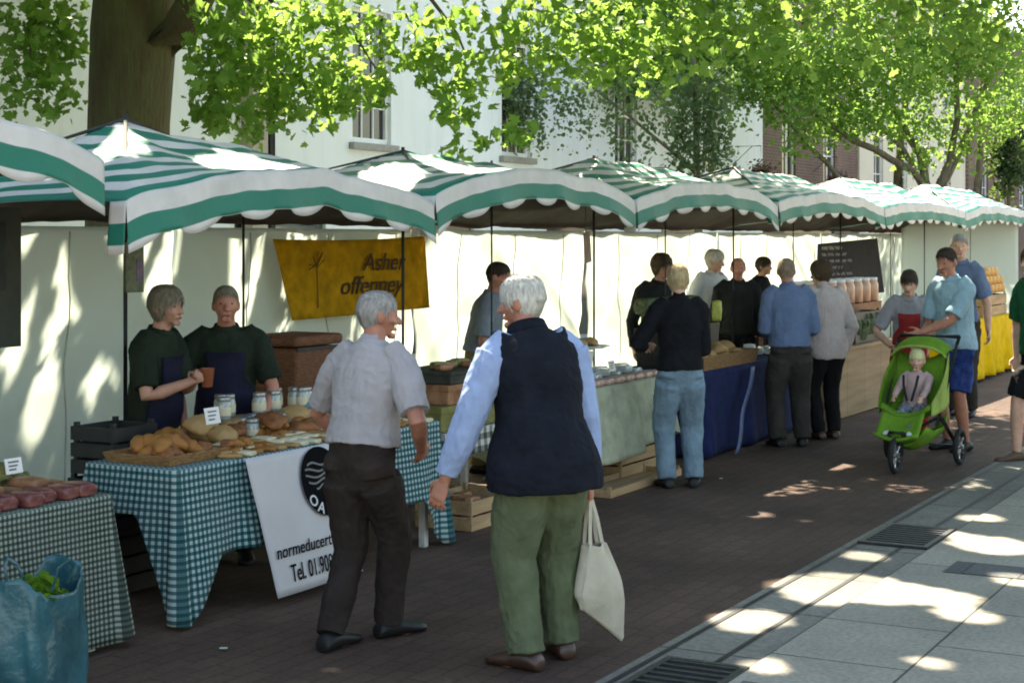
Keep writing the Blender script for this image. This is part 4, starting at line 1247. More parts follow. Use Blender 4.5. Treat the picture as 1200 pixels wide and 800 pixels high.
text_mesh('lettering', 'normeducert', .092, M_INK, BN, Matrix.Translation((.05, -.525, .016)) @ Matrix.Scale(1.22*BW/.98, 4, (1, 0, 0)), .25, .0005)
text_mesh('telephone_number', 'Tel. 01.908', .125, M_INK, BN, Matrix.Translation((.13, -.655, .016)) @ Matrix.Scale(.82*BW/.98, 4, (1, 0, 0)), .22, .0005)

SH = Matrix.Identity(4); SH[0][1] = -.15
for c in kids(BN): c.data.transform(SH)
# yellow banner on the back wall
P0, P1, P2, P3 = S(9.55, 7.22, 1.85), S(11.66, 7.22, 1.875), S(11.68, 7.20, 1.27), S(9.78, 7.20, 1.245)
YB = empty('hanging_banner', P0, ROTZ, 'yellow cloth banner with brown lettering pinned to the white back wall', 'banner')
def yl(i, j):
    p = P0.lerp(P1, i).lerp(P3.lerp(P2, i), j) - P0
    q = Matrix.Rotation(-ROTZ, 3, 'Z') @ p
    q.y += .015*math.sin(i*9+j*2)*j + .006*noise.noise(Vector((i*6, j*4, 1))) + .02*math.sin(math.pi*i)*0
    q.z -= .02*math.sin(math.pi*i)*(1-j)
    return q
bm = bmesh.new(); grid(bm, 40, 14, yl)
solid(from_bm('banner_cloth', bm, cloth_mat('mustard cloth', (.60, .33, .015), .3, tw=.25), YB, smooth=True), .002)
M_BROWNINK = mat('brown paint', (.05, .022, .01), .7, .2, 10, bump=0)
def YT(x, z, s=1.0): return Matrix.Translation((x, -.035, z)) @ Matrix.Rotation(R(90), 4, 'X') @ Matrix.Scale(s, 4, (1, 0, 0))
text_mesh('lettering', 'Asher', .20, M_BROWNINK, YB, YT(1.12, -.25, 1.25), .25, .001)
text_mesh('lettering', 'offenney', .20, M_BROWNINK, YB, YT(.80, -.43, 1.30), .3, .001)
bm = bmesh.new(); bar(bm, (.52, -.035, -.52), (.50, -.035, -.2), .006)
for a in range(9):
    t = a*.7; bar(bm, (.50, -.035, -.22+.005*a), (.50+.10*math.cos(t), -.035, -.16+.07*math.sin(t*1.3)), .005)
from_bm('painted_plant', bm, mat('faded brown paint', (.16, .075, .012), .7, .2, 10, bump=0), YB)

# ------------------------------------------------------------------ things hanging
M_DARKBOARD = mat('dark green poster', (.05, .062, .05), .6, .3, 3)
o = empty('poster_board', S(6.05, 7.10, 1.25), ROTZ, 'dark grey green board hanging on the back wall at the left edge', 'poster')
u_l, _ = ray_b(-60, 7.1); u_r, _ = ray_b(25, 7.1)
o.location = S((u_l+u_r)/2, 7.1, 0)
bm = bmesh.new(); w = (u_r-u_l)/2; box(bm, -w, w, 0, .012, 1.22, 2.03); bev(from_bm('board', bm, M_DARKBOARD, o), .003)
bm = bmesh.new(); box(bm, -w+.1, w-.12, -.003, -.001, 1.55, 1.95); from_bm('print', bm, mat('poster print', (.03, .04, .045), .6, .4, 7), o)
o = empty('hanging_sign', S(6.72, 6.03, 0), ROTZ, 'small green picture sign tied to the pole above the curly haired vendor', 'sign')
bm = bmesh.new(); box(bm, -.05, .09, -.008, .008, 1.56, 1.83); from_bm('card', bm, mat('green picture card', (.07, .10, .045), .6, .5, 12, c2=(.15, .16, .09)), o)
bm = bmesh.new(); box(bm, .03, .08, -.011, -.009, 1.62, 1.74); from_bm('picture', bm, mat('mauve print', (.12, .08, .12), .6, .4, 20), o)
bm = bmesh.new(); bar(bm, (0, 0, 1.83), (0, 0, 2.1), .004, 6); from_bm('string', bm, M_POLE, o)
u, d = ray_b(687, 6.0)
o = empty('hanging_card', S(u, 6.0, 0), ROTZ, 'brownish card hanging slanted from the pole above the cream cloth table', 'card')
bm = bmesh.new(); Mx = Matrix.Rotation(R(-8), 4, 'Y'); box(bm, -.06, .06, -.003, .003, -.13, .13, 0, Matrix.Translation((.02, 0, 1.78)) @ Mx); from_bm('card', bm, mat('brown card', (.27, .19, .15), .8, .2, 10), o)
bm = bmesh.new(); bar(bm, (0, 0, 1.9), (-.02, 0, 2.2), .004, 6); from_bm('string', bm, M_POLE, o)

# chalk board
u0_, _ = ray_b(958, 7.2); u1_, _ = ray_b(1030, 7.2)
o = empty('chalk_board', S(u0_, 7.2, 0), ROTZ, 'big dark chalk board with pale writing on the back wall', 'chalkboard')
M_CHALKB = mat('slate board', (.035, .032, .036), .8, .3, 4); M_CHALK = mat('chalk', (.42, .40, .42), .9, .3, 40, bump=0)
wd = u1_-u0_
bm = bmesh.new(); z0, z1 = 1.02, 1.86
vs = [(0, z0-.0), (wd*1.1, z0-.02), (wd*.97, z1), (wd*.03, z1-.08)]
f0 = [bm.verts.new((x, 0, z)) for x, z in vs]; f1 = [bm.verts.new((x, .03, z)) for x, z in vs]
bm.faces.new(f0); bm.faces.new(f1[::-1])
for i in range(4): bm.faces.new((f0[i], f0[(i+1) % 4], f1[(i+1) % 4], f1[i]))
from_bm('board', bm, M_CHALKB, o)
for k in range(7):
    z = z1-.14-k*.095; n = 3 + k % 3; x = .18
    for q in range(n):
        L = .16+.22*random.random()
        if x+L > wd*.9: break
        bm = bmesh.new()
        P_ = [Vector((x+L*i/8, -.006, z+.018*math.sin(i*2.1+k+q))) for i in range(9)]
        limb(bm, P_, [.011 if k else .018]*9, 5); from_bm('chalk_writing', bm, M_CHALK, o); x += L+.09

# ------------------------------------------------------------------ goods
M_CRUST = mat('golden crust', (.48, .22, .055), .6, .35, 18, c2=(.30, .11, .025), bs=40, bump=.5, bdist=.006)
M_CRUST2 = mat('pale crust', (.55, .37, .17), .65, .3, 18, c2=(.40, .21, .07), bs=40, bump=.5, bdist=.006)
M_DARKC = mat('dark crust', (.22, .085, .03), .65, .4, 18, bs=40, bump=.5, bdist=.006)
M_GLASS = mat('jar glass', (.30, .33, .30), .08, .2, 6, bump=0, spec=.8)
M_LID = mat('tin lid', (.30, .30, .28), .35, .2, 10, metal=.6, bump=0)
M_CARDW = mat('white card', (.72, .70, .68), .7, .06, 10, bump=0)
M_PAPER = mat('greaseproof paper', (.60, .53, .36), .7, .15, 10, bump=.2)
M_WICKER = mat('wicker', (.28, .15, .06), .8, .5, 60, bs=90, bump=1, bdist=.008, stretch=(.4, .4, 3))
M_WOOD = mat('crate wood', (.36, .23, .12), .75, .3, 4, bs=30, stretch=(.4, 4, 4))
M_TEALB = mat('teal bottle', (.02, .10, .10), .15, .2, 5, bump=0, spec=.7)

def on(key, u, db, dz=0.0): return S(u, TABLES[key][2]+db, TABLES[key][4]+.007+dz)

def loaf_mesh(name, L, w, h, m, cuts=4, seed=0):
    bm = bmesh.new()
    rs = []
    n = 14
    for i in range(n+1):
        t = i/n; x = -L/2+L*t; k = max(.05, math.sin(math.pi*min(.97, max(.03, t))))**.45
        k *= 1 + .05*math.sin(t*cuts*2*math.pi)
        rs.append((Vector((x, 0, h*.5*k)), Vector((0, 1, 0)), Vector((0, 0, 1)), w*.5*k, h*.5*k))
    rings(bm, rs, 14)
    for v in bm.verts:
        v.co += v.co.normalized()*.008*noise.noise(v.co*25+Vector((seed, 0, 0)))
        if v.co.z < h*.1: v.co.z = max(0, v.co.z*.3)
    bmesh.ops.recalc_face_normals(bm, faces=bm.faces)
    me = bpy.data.meshes.new(name); bm.to_mesh(me); bm.free(); me.materials.append(m)
    me.polygons.foreach_set('use_smooth', [True]*len(me.polygons))
    return me
LOAVES = [loaf_mesh('loaf', .26, .13, .10, M_CRUST, 4, 1), loaf_mesh('loaf', .22, .15, .085, M_DARKC, 3, 2), loaf_mesh('round_loaf', .18, .17, .10, M_CRUST2, 2, 3),
          loaf_mesh('pastry', .13, .07, .045, M_CRUST, 5, 4), loaf_mesh('pastry', .12, .09, .035, M_CRUST2, 3, 5), loaf_mesh('pastry', .10, .09, .04, M_DARKC, 2, 6)]
def put(name, me, loc, rz, label, cat, group, s=1.0):
    o = bpy.data.objects.new(name, me); COL.objects.link(o); o.location = loc; o.rotation_euler = (0, 0, rz + ROTZ); o.scale = (s, s, s)
    return tag(o, label, cat, group)

def tray(key, u, db, w, d, h, m, label, name='tray', cat='tray', rz=0, dz=0.0, group=None):
    bm = bmesh.new()
    bot, top = [(-w/2*.92, -d/2*.92), (w/2*.92, -d/2*.92), (w/2*.92, d/2*.92), (-w/2*.92, d/2*.92)], [(-w/2, -d/2), (w/2, -d/2), (w/2, d/2), (-w/2, d/2)]
    a = [bm.verts.new((x, y, .004)) for x, y in bot]; b = [bm.verts.new((x, y, h)) for x, y in top]
    bm.faces.new(a)
    for i in range(4): bm.faces.new((a[i], a[(i+1) % 4], b[(i+1) % 4], b[i]))
    o = from_bm(name, bm, m, loc=on(key, u, db, dz), rz=ROTZ+rz); solid(o, .006, 1)
    return tag(o, label, cat, group)

def pile(key, uc, dc, w, d, n, which, label, group, dz=.012, s=1.0, cat='bread', name=None, layers=2):
    k = 0
    for L in range(layers):
        m = int(n*(1-.4*L)/(1+.6*(layers-1))) if layers > 1 else n
        for i in range(m):
            me = LOAVES[random.choice(which)]
            u = uc + (random.random()-.5)*w*(1-.25*L); db = dc + (random.random()-.5)*d*(1-.25*L)
            put(name or me.name.split('.')[0], me, on(key, u, db, dz + L*.05*s), random.random()*3.14, label, cat, group, s*(.9+.2*random.random())); k += 1

def pack_mesh(name, m, w=.15, d=.10, h=.06):
    bm = bmesh.new(); bmesh.ops.create_cube(bm, size=1); bmesh.ops.subdivide_edges(bm, edges=bm.edges, cuts=5, use_grid_fill=True)
    for v in bm.verts:
        r = v.co.copy(); k = 1 - .18*(abs(r.x*2)**4)*(abs(r.z*2)) - .1*abs(r.y*2)**3*abs(r.z*2)
        v.co = Vector((r.x*w, r.y*d*k, (r.z*k+.5*1)*h)) + Vector((0, 0, .004*noise.noise(r*9)))
        v.co.z = max(v.co.z, 0)
    me = bpy.data.meshes.new(name); bm.to_mesh(me); bm.free(); me.materials.append(m); me.polygons.foreach_set('use_smooth', [True]*len(me.polygons)); return me
# bread table
tray('t1', 6.28, .30, .46, .42, .05, M_WICKER, 'wicker tray under the big orange brown loaves at the left end of the bread table', 'wicker_tray')
pile('t1', 6.28, .30, .34, .28, 26, [0, 1, 3], 'crusty orange brown loaf heaped on the left wicker tray', 'loaves heaped on the left wicker tray', .02, .72)
tray('t1', 6.75, .44, .40, .42, .035, M_PAPER, 'cream paper tray of pale loaves in the middle of the bread table', 'paper_tray')
pile('t1', 6.75, .44, .28, .28, 8, [2, 4, 0], 'loaf lying on the cream paper tray', 'loaves on the cream paper tray', .016)
pile('t1', 6.55, .12, .3, .12, 9, [3, 4, 5], 'small roll in front of the left wicker tray', 'small rolls before the left wicker tray', .0, .9, layers=2)
pile('t1', 7.0, .44, .28, .3, 16, [0, 2, 1], 'round loaf stacked behind the price card', 'loaves stacked behind the price card', .0, .75)
pile('t1', 7.5, .3, .3, .25, 10, [1, 3, 2], 'dark loaf between the wicker tray and the jars', 'dark loaves between the tray and the jars', .0)
tray('t1', 7.2, .36, .44, .42, .04, M_WICKER, 'wicker tray of brown rolls behind the banner', 'wicker_tray')
pile('t1', 7.2, .36, .34, .30, 15, [3, 5, 1], 'brown roll piled on the wicker tray behind the banner', 'rolls on the wicker tray behind the banner', .018)
pile('t1', 7.3, .22, 1.9, .06, 20, [4, 3, 5], 'flat pastry laid along the front edge of the bread table', 'pastries along the front edge of the bread table', .0, .95, 'pastry', layers=1)
tray('t1', 7.75, .36, .40, .40, .035, M_PAPER, 'cream paper tray of pastries beside the man in the grey shirt', 'paper_tray')
pile('t1', 7.75, .36, .3, .3, 14, [3, 4, 5], 'pastry piled on the paper tray beside the man in the grey shirt', 'pastries beside the man in the grey shirt', .014)
pile('t1', 8.15, .30, .25, .3, 9, [3, 4, 2], 'bun at the right end of the bread table', 'buns at the right end of the bread table', .0)
SLABP = [pack_mesh('flat_bread', M_CRUST2, .14, .09, .025), pack_mesh('flat_bread', M_PAPER, .15, .10, .03), pack_mesh('flat_bread', M_CRUST, .13, .08, .03)]
for k in range(60):
    u = 6.45 + 1.82*(k % 20)/19 + .03*random.random(); db = .05 + .08*(k//20) + .02*random.random()
    put('flat_bread', random.choice(SLABP), on('t1', u, db, .010*(k//20)), 1.57+.5*random.random(), 'flat cream baked slab laid in the front rows of the bread table', 'bread', 'flat slabs in the front rows of the bread table', .85)
def card(loc, w, h, label, lean=12, rz=0, m=None):
    o = empty('price_card', loc, ROTZ+rz, label, 'price card')
    bm = bmesh.new(); box(bm, -w/2, w/2, -.002, .002, 0, h, 0, Matrix.Rotation(R(-lean), 4, 'X')); from_bm('card', bm, m or M_CARDW, o)
    bm = bmesh.new()
    for k in range(3):
        z = h*(.75-.24*k)
        box(bm, -w*.32, w*(.30-.1*k), -.0045, -.0035, z-.004, z+.004, 0, Matrix.Rotation(R(-lean), 4, 'X'))
    from_bm('handwriting', bm, M_GREY, o)
    bm = bmesh.new(); box(bm, -.01, .01, .0, .04, 0, .006); from_bm('foot', bm, M_CARDW, o)
card(on('t1', 6.64, .30, .14), .115, .085, 'white price card standing among the loaves before the curly haired vendor')
card(on('t1', 7.42, .58, .05), .10, .07, 'small white card standing by the jars on the bread table')
def jar_proto():
    o = empty('jar', (0, 0, 0), 0)
    bm = bmesh.new(); lathe(bm, [(.03, 0), (.034, .004), (.035, .07), (.03, .085), (.028, .09)], 16); from_bm('glass', bm, M_GLASS, o, smooth=True)
    bm = bmesh.new(); lathe(bm, [(.031, .088), (.032, .092), (.032, .104), (.03, .108)], 16); from_bm('lid', bm, M_LID, o, smooth=True)
    bm = bmesh.new(); lathe(bm, [(.0356, .02), (.0358, .021), (.0358, .058), (.0356, .06)], 16); from_bm('paper_label', bm, M_PAPER, o, smooth=True)
    return o
JP = jar_proto(); first = True
for k in range(22):
    u = 7.0 + .75*random.random(); db = .50 + .16*random.random()
    o = JP if first else copy_tree(JP); first = False
    o.location = on('t1', u, db, .0 if k < 13 else .11); o.scale = (1.15,)*3; o.rotation_euler = (0, 0, random.random()*6)
    tag(o, 'glass jar with tin lid in the cluster behind the loaves' if k < 13 else 'glass jar stacked on top of the jar cluster behind the loaves', 'jar', 'jars clustered behind the loaves' if k < 13 else 'jars stacked on top of the jar cluster')
o = tag(from_bm('crate', (lambda b: (box(b, -.38, .38, -.09, .09, 0, .107), b)[1])(bmesh.new()), M_WOOD, loc=on('t1', 7.37, .585, -.001), rz=ROTZ), 'low wooden box raising the upper jars on the bread table', 'crate')
bev(o, .004)
for c in [x for x in bpy.data.objects if x.name.startswith('jar') and x.parent is None and x.get('group') == 'jars clustered behind the loaves']:
    # lower row stands in front of the box
    c.location = c.location - S(0, .14, 0)
bm = bmesh.new(); lathe(bm, [(.036, 0), (.038, .005), (.038, .13), (.014, .17), (.013, .21), (.015, .212), (.001, .213)], 16)
tag(from_bm('bottle', bm, M_TEALB, loc=on('t1', 7.72, .50), rz=0, smooth=True), 'dark teal bottle beside the jars and the man in the grey shirt', 'bottle')
bm = bmesh.new(); lathe(bm, [(.06, 0), (.075, .01), (.085, .10), (.08, .12), (.001, .118)], 18)
tag(from_bm('tub', bm, mat('pale plastic', (.6, .66, .64), .3, .1, 10, bump=.1), loc=on('t1', 7.9, .15), smooth=True), 'pale plastic tub on the bread table next to the elbow of the grey shirted man', 'tub')

# left table
M_RED = mat('red packet', (.16, .035, .04), .35, .5, 14, c2=(.30, .10, .08), bump=.3, bs=30, spec=.5)
M_BRN = mat('brown packet', (.25, .11, .05), .4, .4, 14, bump=.3, bs=30, spec=.5)
M_GRN = mat('green yellow leaves', (.16, .20, .05), .6, .5, 20, c2=(.33, .30, .12), bump=.8, bs=40, bdist=.02)
PR, PB, PG = pack_mesh('packet', M_RED), pack_mesh('packet', M_BRN), pack_mesh('packet', M_GRN, .16, .12, .07)
for i in range(8):
    put('packet', PR, on('t0', 5.47-.11*i, .09+.06*random.random()), 1.2+.8*random.random(), 'dark red packet in the front row of the left table', 'packet', 'red packets on the left table')
for i in range(6):
    put('packet', PB, on('t0', 5.45-.13*i, .26, .03*(i % 2)), 1.57+.3*random.random(), 'brown packet in the second row of the left table', 'packet', 'brown packets on the left table')
for i in range(7):
    put('leaf_bundle', PG, on('t0', 5.44-.13*i, .42+.1*random.random(), .06*(i % 3)), random.random()*3, 'green yellow bundle at the back of the left table', 'vegetables', 'green bundles on the left table', 1.15)

# dark crate and hamper behind the bread table
def crate(name, loc, w, d, h, m, label, slats=4, rz=0, cat='crate', t=.012, base=None):
    o = empty(name, loc, ROTZ+rz, label, cat)
    for sgn, (x0, x1, y0, y1) in (('a', (-w/2, w/2, -d/2, -d/2+t)), ('b', (-w/2, w/2, d/2-t, d/2)), ('c', (-w/2, -w/2+t, -d/2+t, d/2-t)), ('d', (w/2-t, w/2, -d/2+t, d/2-t))):
        bm = bmesh.new(); sh_ = h/slats
        for k in range(slats): box(bm, x0, x1, y0, y1, k*sh_+.002, (k+1)*sh_-.012)
        bev(from_bm('side_slats', bm, m, o), .002, 1)
    bm = bmesh.new(); box(bm, -w/2+t, w/2-t, -d/2+t, d/2-t, .006, .018); from_bm('bottom', bm, m, o)
    for x in (-w/2+t, w/2-t-.025):
        for y in (-d/2+t, d/2-t-.025):
            bm = bmesh.new(); box(bm, x, x+.025, y, y+.025, .02, h+.01); from_bm('corner_post', bm, m, o)
    return o
M_BLACKP = mat('black plastic', (.022, .022, .02), .5, .3, 10, bump=.2)
u, d = ray_b(134, 5.98); crate('plastic_crate', S(u, 5.98, .62), .34, .30, .26, M_BLACKP, 'dark plastic crate to the left of the curly haired vendor', 3)
u2 = u
crate('plastic_crate', S(u, 5.98, .31), .36, .32, .30, M_BLACKP, 'middle plastic crate under the dark crate left of the curly haired vendor', 3); crate('plastic_crate', S(u, 5.98, 0), .36, .32, .30, M_BLACKP, 'bottom plastic crate of the stack left of the curly haired vendor', 3)
u, d = ray_b(345, 6.45)
M_LEATHER = mat('brown wicker', (.17, .07, .035), .7, .45, 40, bs=70, bump=1, bdist=.008, stretch=(.5, .5, 2.5))
o = empty('wicker_hamper', S(u, 6.45, .62), ROTZ, 'tall reddish brown wicker hamper beside the seated vendor', 'hamper')
bm = bmesh.new()
rs = []
for z, wx, wy in ((0, .20, .16), (.2, .23, .18), (.45, .25, .20), (.52, .255, .205)):
    rs.append([(-wx, -wy), (wx, -wy), (wx, wy), (-wx, wy), z])
Ls = [[bm.verts.new((x, y, r[4])) for x, y in r[:4]] for r in rs]
bm.faces.new(Ls[0]); bm.faces.new(Ls[-1])
for a, b in zip(Ls, Ls[1:]):
    for i in range(4): bm.faces.new((a[i], a[(i+1) % 4], b[(i+1) % 4], b[i]))
bev(from_bm('basket', bm, M_LEATHER, o, smooth=False), .03, 3)
bm = bmesh.new(); box(bm, -.265, .265, -.215, .215, .53, .60); bev(from_bm('lid', bm, M_LEATHER, o), .025, 3)
for z in (.12, .50):
    bm = bmesh.new(); box(bm, -.25, .25, -.212, -.203, z, z+.025); from_bm('strap', bm, M_BLACKP, o)
crate('wooden_crate', S(u, 6.45, 0), .5, .40, .61, M_WOOD, 'wooden crate carrying the brown wicker hamper', 4)

# stacked produce boxes
def slab_box(name, key, u, db, dz, w, d, h, m, label, lipm=None):
    o = empty(name, on(key, u, db, dz), ROTZ, label, 'box')
    bm = bmesh.new(); box(bm, -w/2, w/2, -d/2, d/2, 0, h); bev(from_bm('carton', bm, m, o), .008, 2)
    bm = bmesh.new(); box(bm, -w/2-.006, w/2+.006, -d/2-.006, d/2+.006, h*.72, h+.004); bev(from_bm('carton_lid', bm, lipm or m, o), .005, 2)
    bm = bmesh.new(); box(bm, -.06, .06, -d/2-.009, -d/2-.0065, h*.2, h*.55); from_bm('paper_label', bm, M_PAPER, o)
    return o
M_OLIVE = mat('olive box', (.17, .155, .045), .7, .35, 8); M_RUST = mat('orange box', (.30, .11, .04), .7, .5, 9, c2=(.4, .2, .1))
slab_box('produce_box', 't2', 9.42, .30, 0, 1.0, .5, .155, M_OLIVE, 'olive green box at the bottom of the produce stack')
slab_box('produce_box', 't2', 9.50, .30, .16, .92, .46, .125, M_RUST, 'rusty orange box in the middle of the produce stack')
slab_box('produce_box', 't2', 9.52, .30, .29, .86, .44, .08, mat('dark box', (.04, .042, .03), .7, .5, 8), 'dark box on top of the produce stack')
for i in range(9):
    put('packet', PG if i % 2 else PB, on('t2', 9.2+.085*i, .2+.2*random.random(), .374), random.random()*3, 'packet lying on the dark top box of the produce stack', 'packet', 'packets on top of the produce stack', .7)
def crate_px(x, b, w, d, h, label, rz=0, fill=True):
    u, dd = ray_b(x, b); c = crate('wooden_crate', S(u, b, 0), w, d, h, M_WOOD, label, 2, rz)
    return u, b
u, b = crate_px(548, 5.35, .62, .42, .20, 'open wooden crate of dark produce on the ground near the vest man')
for i in range(12): put('packet', PB, S(u+(random.random()-.5)*.4, b+(random.random()-.5)*.22, .02+.06*(i % 3)), random.random()*3, 'dark packet inside the open wooden crate on the ground', 'packet', 'packets inside the ground crate', .9)
u, b = crate_px(725, 5.45, .8, .42, .22, 'wooden crate on the ground under the pale cream cloth')
for i in range(12): put('round_loaf', LOAVES[random.choice([1, 5])], S(u+(random.random()-.5)*.5, b+(random.random()-.5)*.2, .02+.07*(i % 3)), random.random()*3, 'brown roll inside the crate under the cream cloth', 'bread', 'rolls inside the crate under the cream cloth', .8)
# pallet board below
u, dd = ray_b(735, 5.1); crate('wooden_pallet', S(u, 5.1, 0), 1.3, .34, .07, M_WOOD, 'low wooden pallet on the ground before the cream cloth table', 1)

# cream cloth table: plates, pies, packs
M_PLATE = mat('white china', (.70, .71, .68), .25, .08, 6, bump=0, spec=.5)
M_PINK = mat('pink meat', (.50, .26, .20), .5, .3, 25, c2=(.62, .42, .34), bump=.4)
M_CLEAR = mat('clear pack', (.42, .46, .44), .12, .35, 10, bump=.5, bs=25, spec=.8)
def plate_mesh(r):
    bm = bmesh.new(); lathe(bm, [(.001, .006), (r*.6, .006), (r*.62, .01), (r, .026), (r*1.0, .030), (r*.62, .016), (.001, .012)], 22); bmesh.ops.recalc_face_normals(bm, faces=bm.faces)
    me = bpy.data.meshes.new('plate'); bm.to_mesh(me); bm.free(); me.materials.append(M_PLATE); me.polygons.foreach_set('use_smooth', [True]*len(me.polygons)); return me
PLm = plate_mesh(.14)
tray('t3', 11.35, .62, .9, .22, .20, M_PLATE, 'white display riser at the back of the cream cloth table', 'display_riser', 'riser')
for i in range(7): put('plate', PLm, on('t3', 10.75+.20*i, .58, .205 + .0*i), 0, 'white plate on the riser of the cream cloth table', 'plate', 'plates on the riser of the cream cloth table')
PC = pack_mesh('clear_pack', M_CLEAR, .17, .12, .06); PP = pack_mesh('meat_pack', M_PINK, .18, .13, .045)
for i in range(18): put('clear_pack', PC, on('t3', 10.55+.19*(i % 9), .28+.12*(i//9), .03*(i % 2)), random.random()*.5, 'clear plastic pack on the cream cloth table', 'packet', 'clear packs on the cream cloth table')
for i in range(9): put('meat_pack', PP, on('t3', 10.6+.18*i, .10), .2*random.random(), 'pink meat pack at the front of the cream cloth table', 'packet', 'pink packs at the front of the cream cloth table')
for i in range(6): put('loaf', LOAVES[2], on('t3', 10.9+.2*i, .58, .235), random.random()*3, 'pale round loaf on a plate of the cream cloth table', 'bread', 'pale loaves on the plates', .7)

# navy cloth table
bm = bmesh.new()
tray('t4', 13.5, .22, 1.35, .40, .12, M_WICKER, 'long wicker basket of cream goods at the left end of the navy table', 'wicker_basket', 'basket')
pile('t4', 13.5, .22, 1.15, .28, 46, [2, 4, 3], 'cream coloured roll heaped in the long wicker basket', 'rolls in the long wicker basket', .05, 1.0)
tray('t4', 13.7, .62, 1.4, .25, .34, M_BLACKP, 'dark riser at the back of the navy table', 'display_riser', 'riser')
M_LEAFY = mat('leafy greens', (.05, .085, .03), .6, .6, 25, c2=(.12, .16, .06), bump=1, bs=40, bdist=.02)
PL_ = pack_mesh('greens', M_LEAFY, .2, .16, .15)
for i in range(12): put('greens', PL_, on('t4', 13.15+.19*(i % 6), .62+.06*(i//6), .34+.11*(i//6)), random.random()*3, 'bunch of dark leafy greens on the riser of the navy table', 'vegetables', 'greens on the riser of the navy table')
M_YP = mat('yellow green pack', (.50, .52, .10), .4, .3, 20)
put('yellow_pack', pack_mesh('yellow_pack', M_YP, .14, .09, .20), on('t4', 14.35, .50, .345), .3, 'tall yellow green pack beside the greens on the navy table', 'packet', None)
put('white_pack', pack_mesh('white_pack', M_CARDW, .15, .12, .13), on('t4', 14.55, .25, .0), .3, 'white packet beside the basket on the navy table', 'packet', None)
for i in range(8): put('clear_pack', PC, on('t4', 14.6+.13*i, .2+.2*random.random()), random.random(), 'clear pack at the right end of the navy table', 'packet', 'clear packs on the navy table')

# wooden counter
uA, _ = ray_b(972, 5.0); uB, _ = ray_b(1050, 5.0)
o = empty('wooden_counter', S((uA+uB)/2, 5.3), ROTZ, 'plain wooden board counter in the sun behind the pushchair', 'counter')
w = (uB-uA)/2
M_BOARD = mat('sunny plywood', (.30, .20, .11), .75, .25, 3, bs=20, stretch=(.4, .4, 4))
for k in range(4):
    x0 = -w+2*w*k/4; bm = bmesh.new(); box(bm, x0+.003, x0+w/2-.003, -.3, -.28, .02, .70); from_bm('front_board', bm, M_BOARD, o)
bm = bmesh.new(); box(bm, -w-.03, w+.03, -.33, .32, .70, .735); bev(from_bm('counter_top', bm, M_BOARD, o), .004)
for x in (-w, w-.02):
    bm = bmesh.new(); box(bm, x, x+.02, -.279, .3, .02, .70); from_bm('side_board', bm, M_BOARD, o)
TABLES['c'] = (uA, uB, 5.0, 5.6, .728)
cc = crate('green_crate', S(uA+w*1.25, 5.22, .736), .95, .34, .34, M_BLACKP, 'dark open crate of green vegetables on the wooden counter', 2)
for i in range(40): put('greens', PL_, S(uA+w*1.25+(random.random()-.5)*.75, 5.16+(random.random()-.5)*.2, .76+.06*(i % 4)), random.random()*3, 'green vegetable filling the dark crate on the counter', 'vegetables', 'greens filling the counter crate', .75)
tray('c', uA+w*1.2, .42, 2*w*1.1, .3, .40, M_DARKC, 'brown display shelf at the back of the wooden counter', 'display_shelf', 'shelf')
bm = bmesh.new(); lathe(bm, [(.05, 0), (.055, .005), (.055, .15), (.04, .19), (.04, .20)], 14); bmesh.ops.recalc_face_normals(bm, faces=bm.faces)
def jar2(m):
    o = empty('preserve_jar', (0, 0, 0), ROTZ)
    b = bmesh.new(); lathe(b, [(.05, 0), (.055, .005), (.055, .15), (.042, .185), (.042, .19)], 14); from_bm('glass', b, m, o, smooth=True)
    b = bmesh.new(); lathe(b, [(.046, .188), (.047, .192), (.047, .21), (.044, .214)], 14); from_bm('lid', b, M_CARDW, o, smooth=True)
    return o
bm.free()
M_SALMON = mat('salmon preserve', (.60, .28, .17), .3, .25, 15, c2=(.65, .42, .28), bump=.1, spec=.5)
J2 = jar2(M_SALMON); first = True
for i in range(16):
    j = J2 if first else copy_tree(J2); first = False
    j.location = on('c', uA+.55+(2*w-.1)*(i % 8)/7*.92, .36+.15*(i//8), .405); j.scale = (1.45, 1.45, 1.25)
    tag(j, 'jar of salmon coloured preserve in the row on the brown shelf', 'jar', 'salmon coloured preserve jars')

# yellow table: orange goods
M_ORANGE = mat('orange cheese', (.62, .28, .05), .55, .3, 14, c2=(.7, .42, .15), bump=.3)
CHm = (lambda b: (lathe(b, [(.10, 0), (.115, .01), (.118, .10), (.105, .115), (.001, .116)], 18), bmesh.ops.recalc_face_normals(b, faces=b.faces), b)[2])(bmesh.new())
me = bpy.data.meshes.new('cheese'); CHm.to_mesh(me); CHm.free(); me.materials.append(M_ORANGE); me.polygons.foreach_set('use_smooth', [True]*len(me.polygons))
crate('cheese_crate', S(22.95, 5.12, .787), 1.5, .40, .30, M_WOOD, 'wooden crate raising the pyramid of orange cheeses on the yellow table', 2)
bm = bmesh.new(); box(bm, -.74, .74, -.19, .19, .0, .012); tag(from_bm('board', bm, M_PLY, loc=S(22.95, 5.12, 1.099), rz=ROTZ), 'board laid over the crate under the orange cheeses', 'board')
for row, db in ((0, 5.02), (1, 5.21)):
    for L, n in enumerate((6, 5, 3)):
        for i in range(n):
            put('cheese', me, S(22.34+.235*i+.117*L, db, 1.112+.117*L), 0, 'round orange cheese in the pyramid over the yellow table', 'cheese', 'orange cheeses in the pyramid', .98)
for i in range(5):
    put('cheese', me, S(22.3+.27*i, 4.97-.06*(i % 2), TABLES['t6'][4]+.007), 0, 'pale orange cheese standing directly on the yellow cloth', 'cheese', 'cheeses on the yellow cloth', .8) if False else None

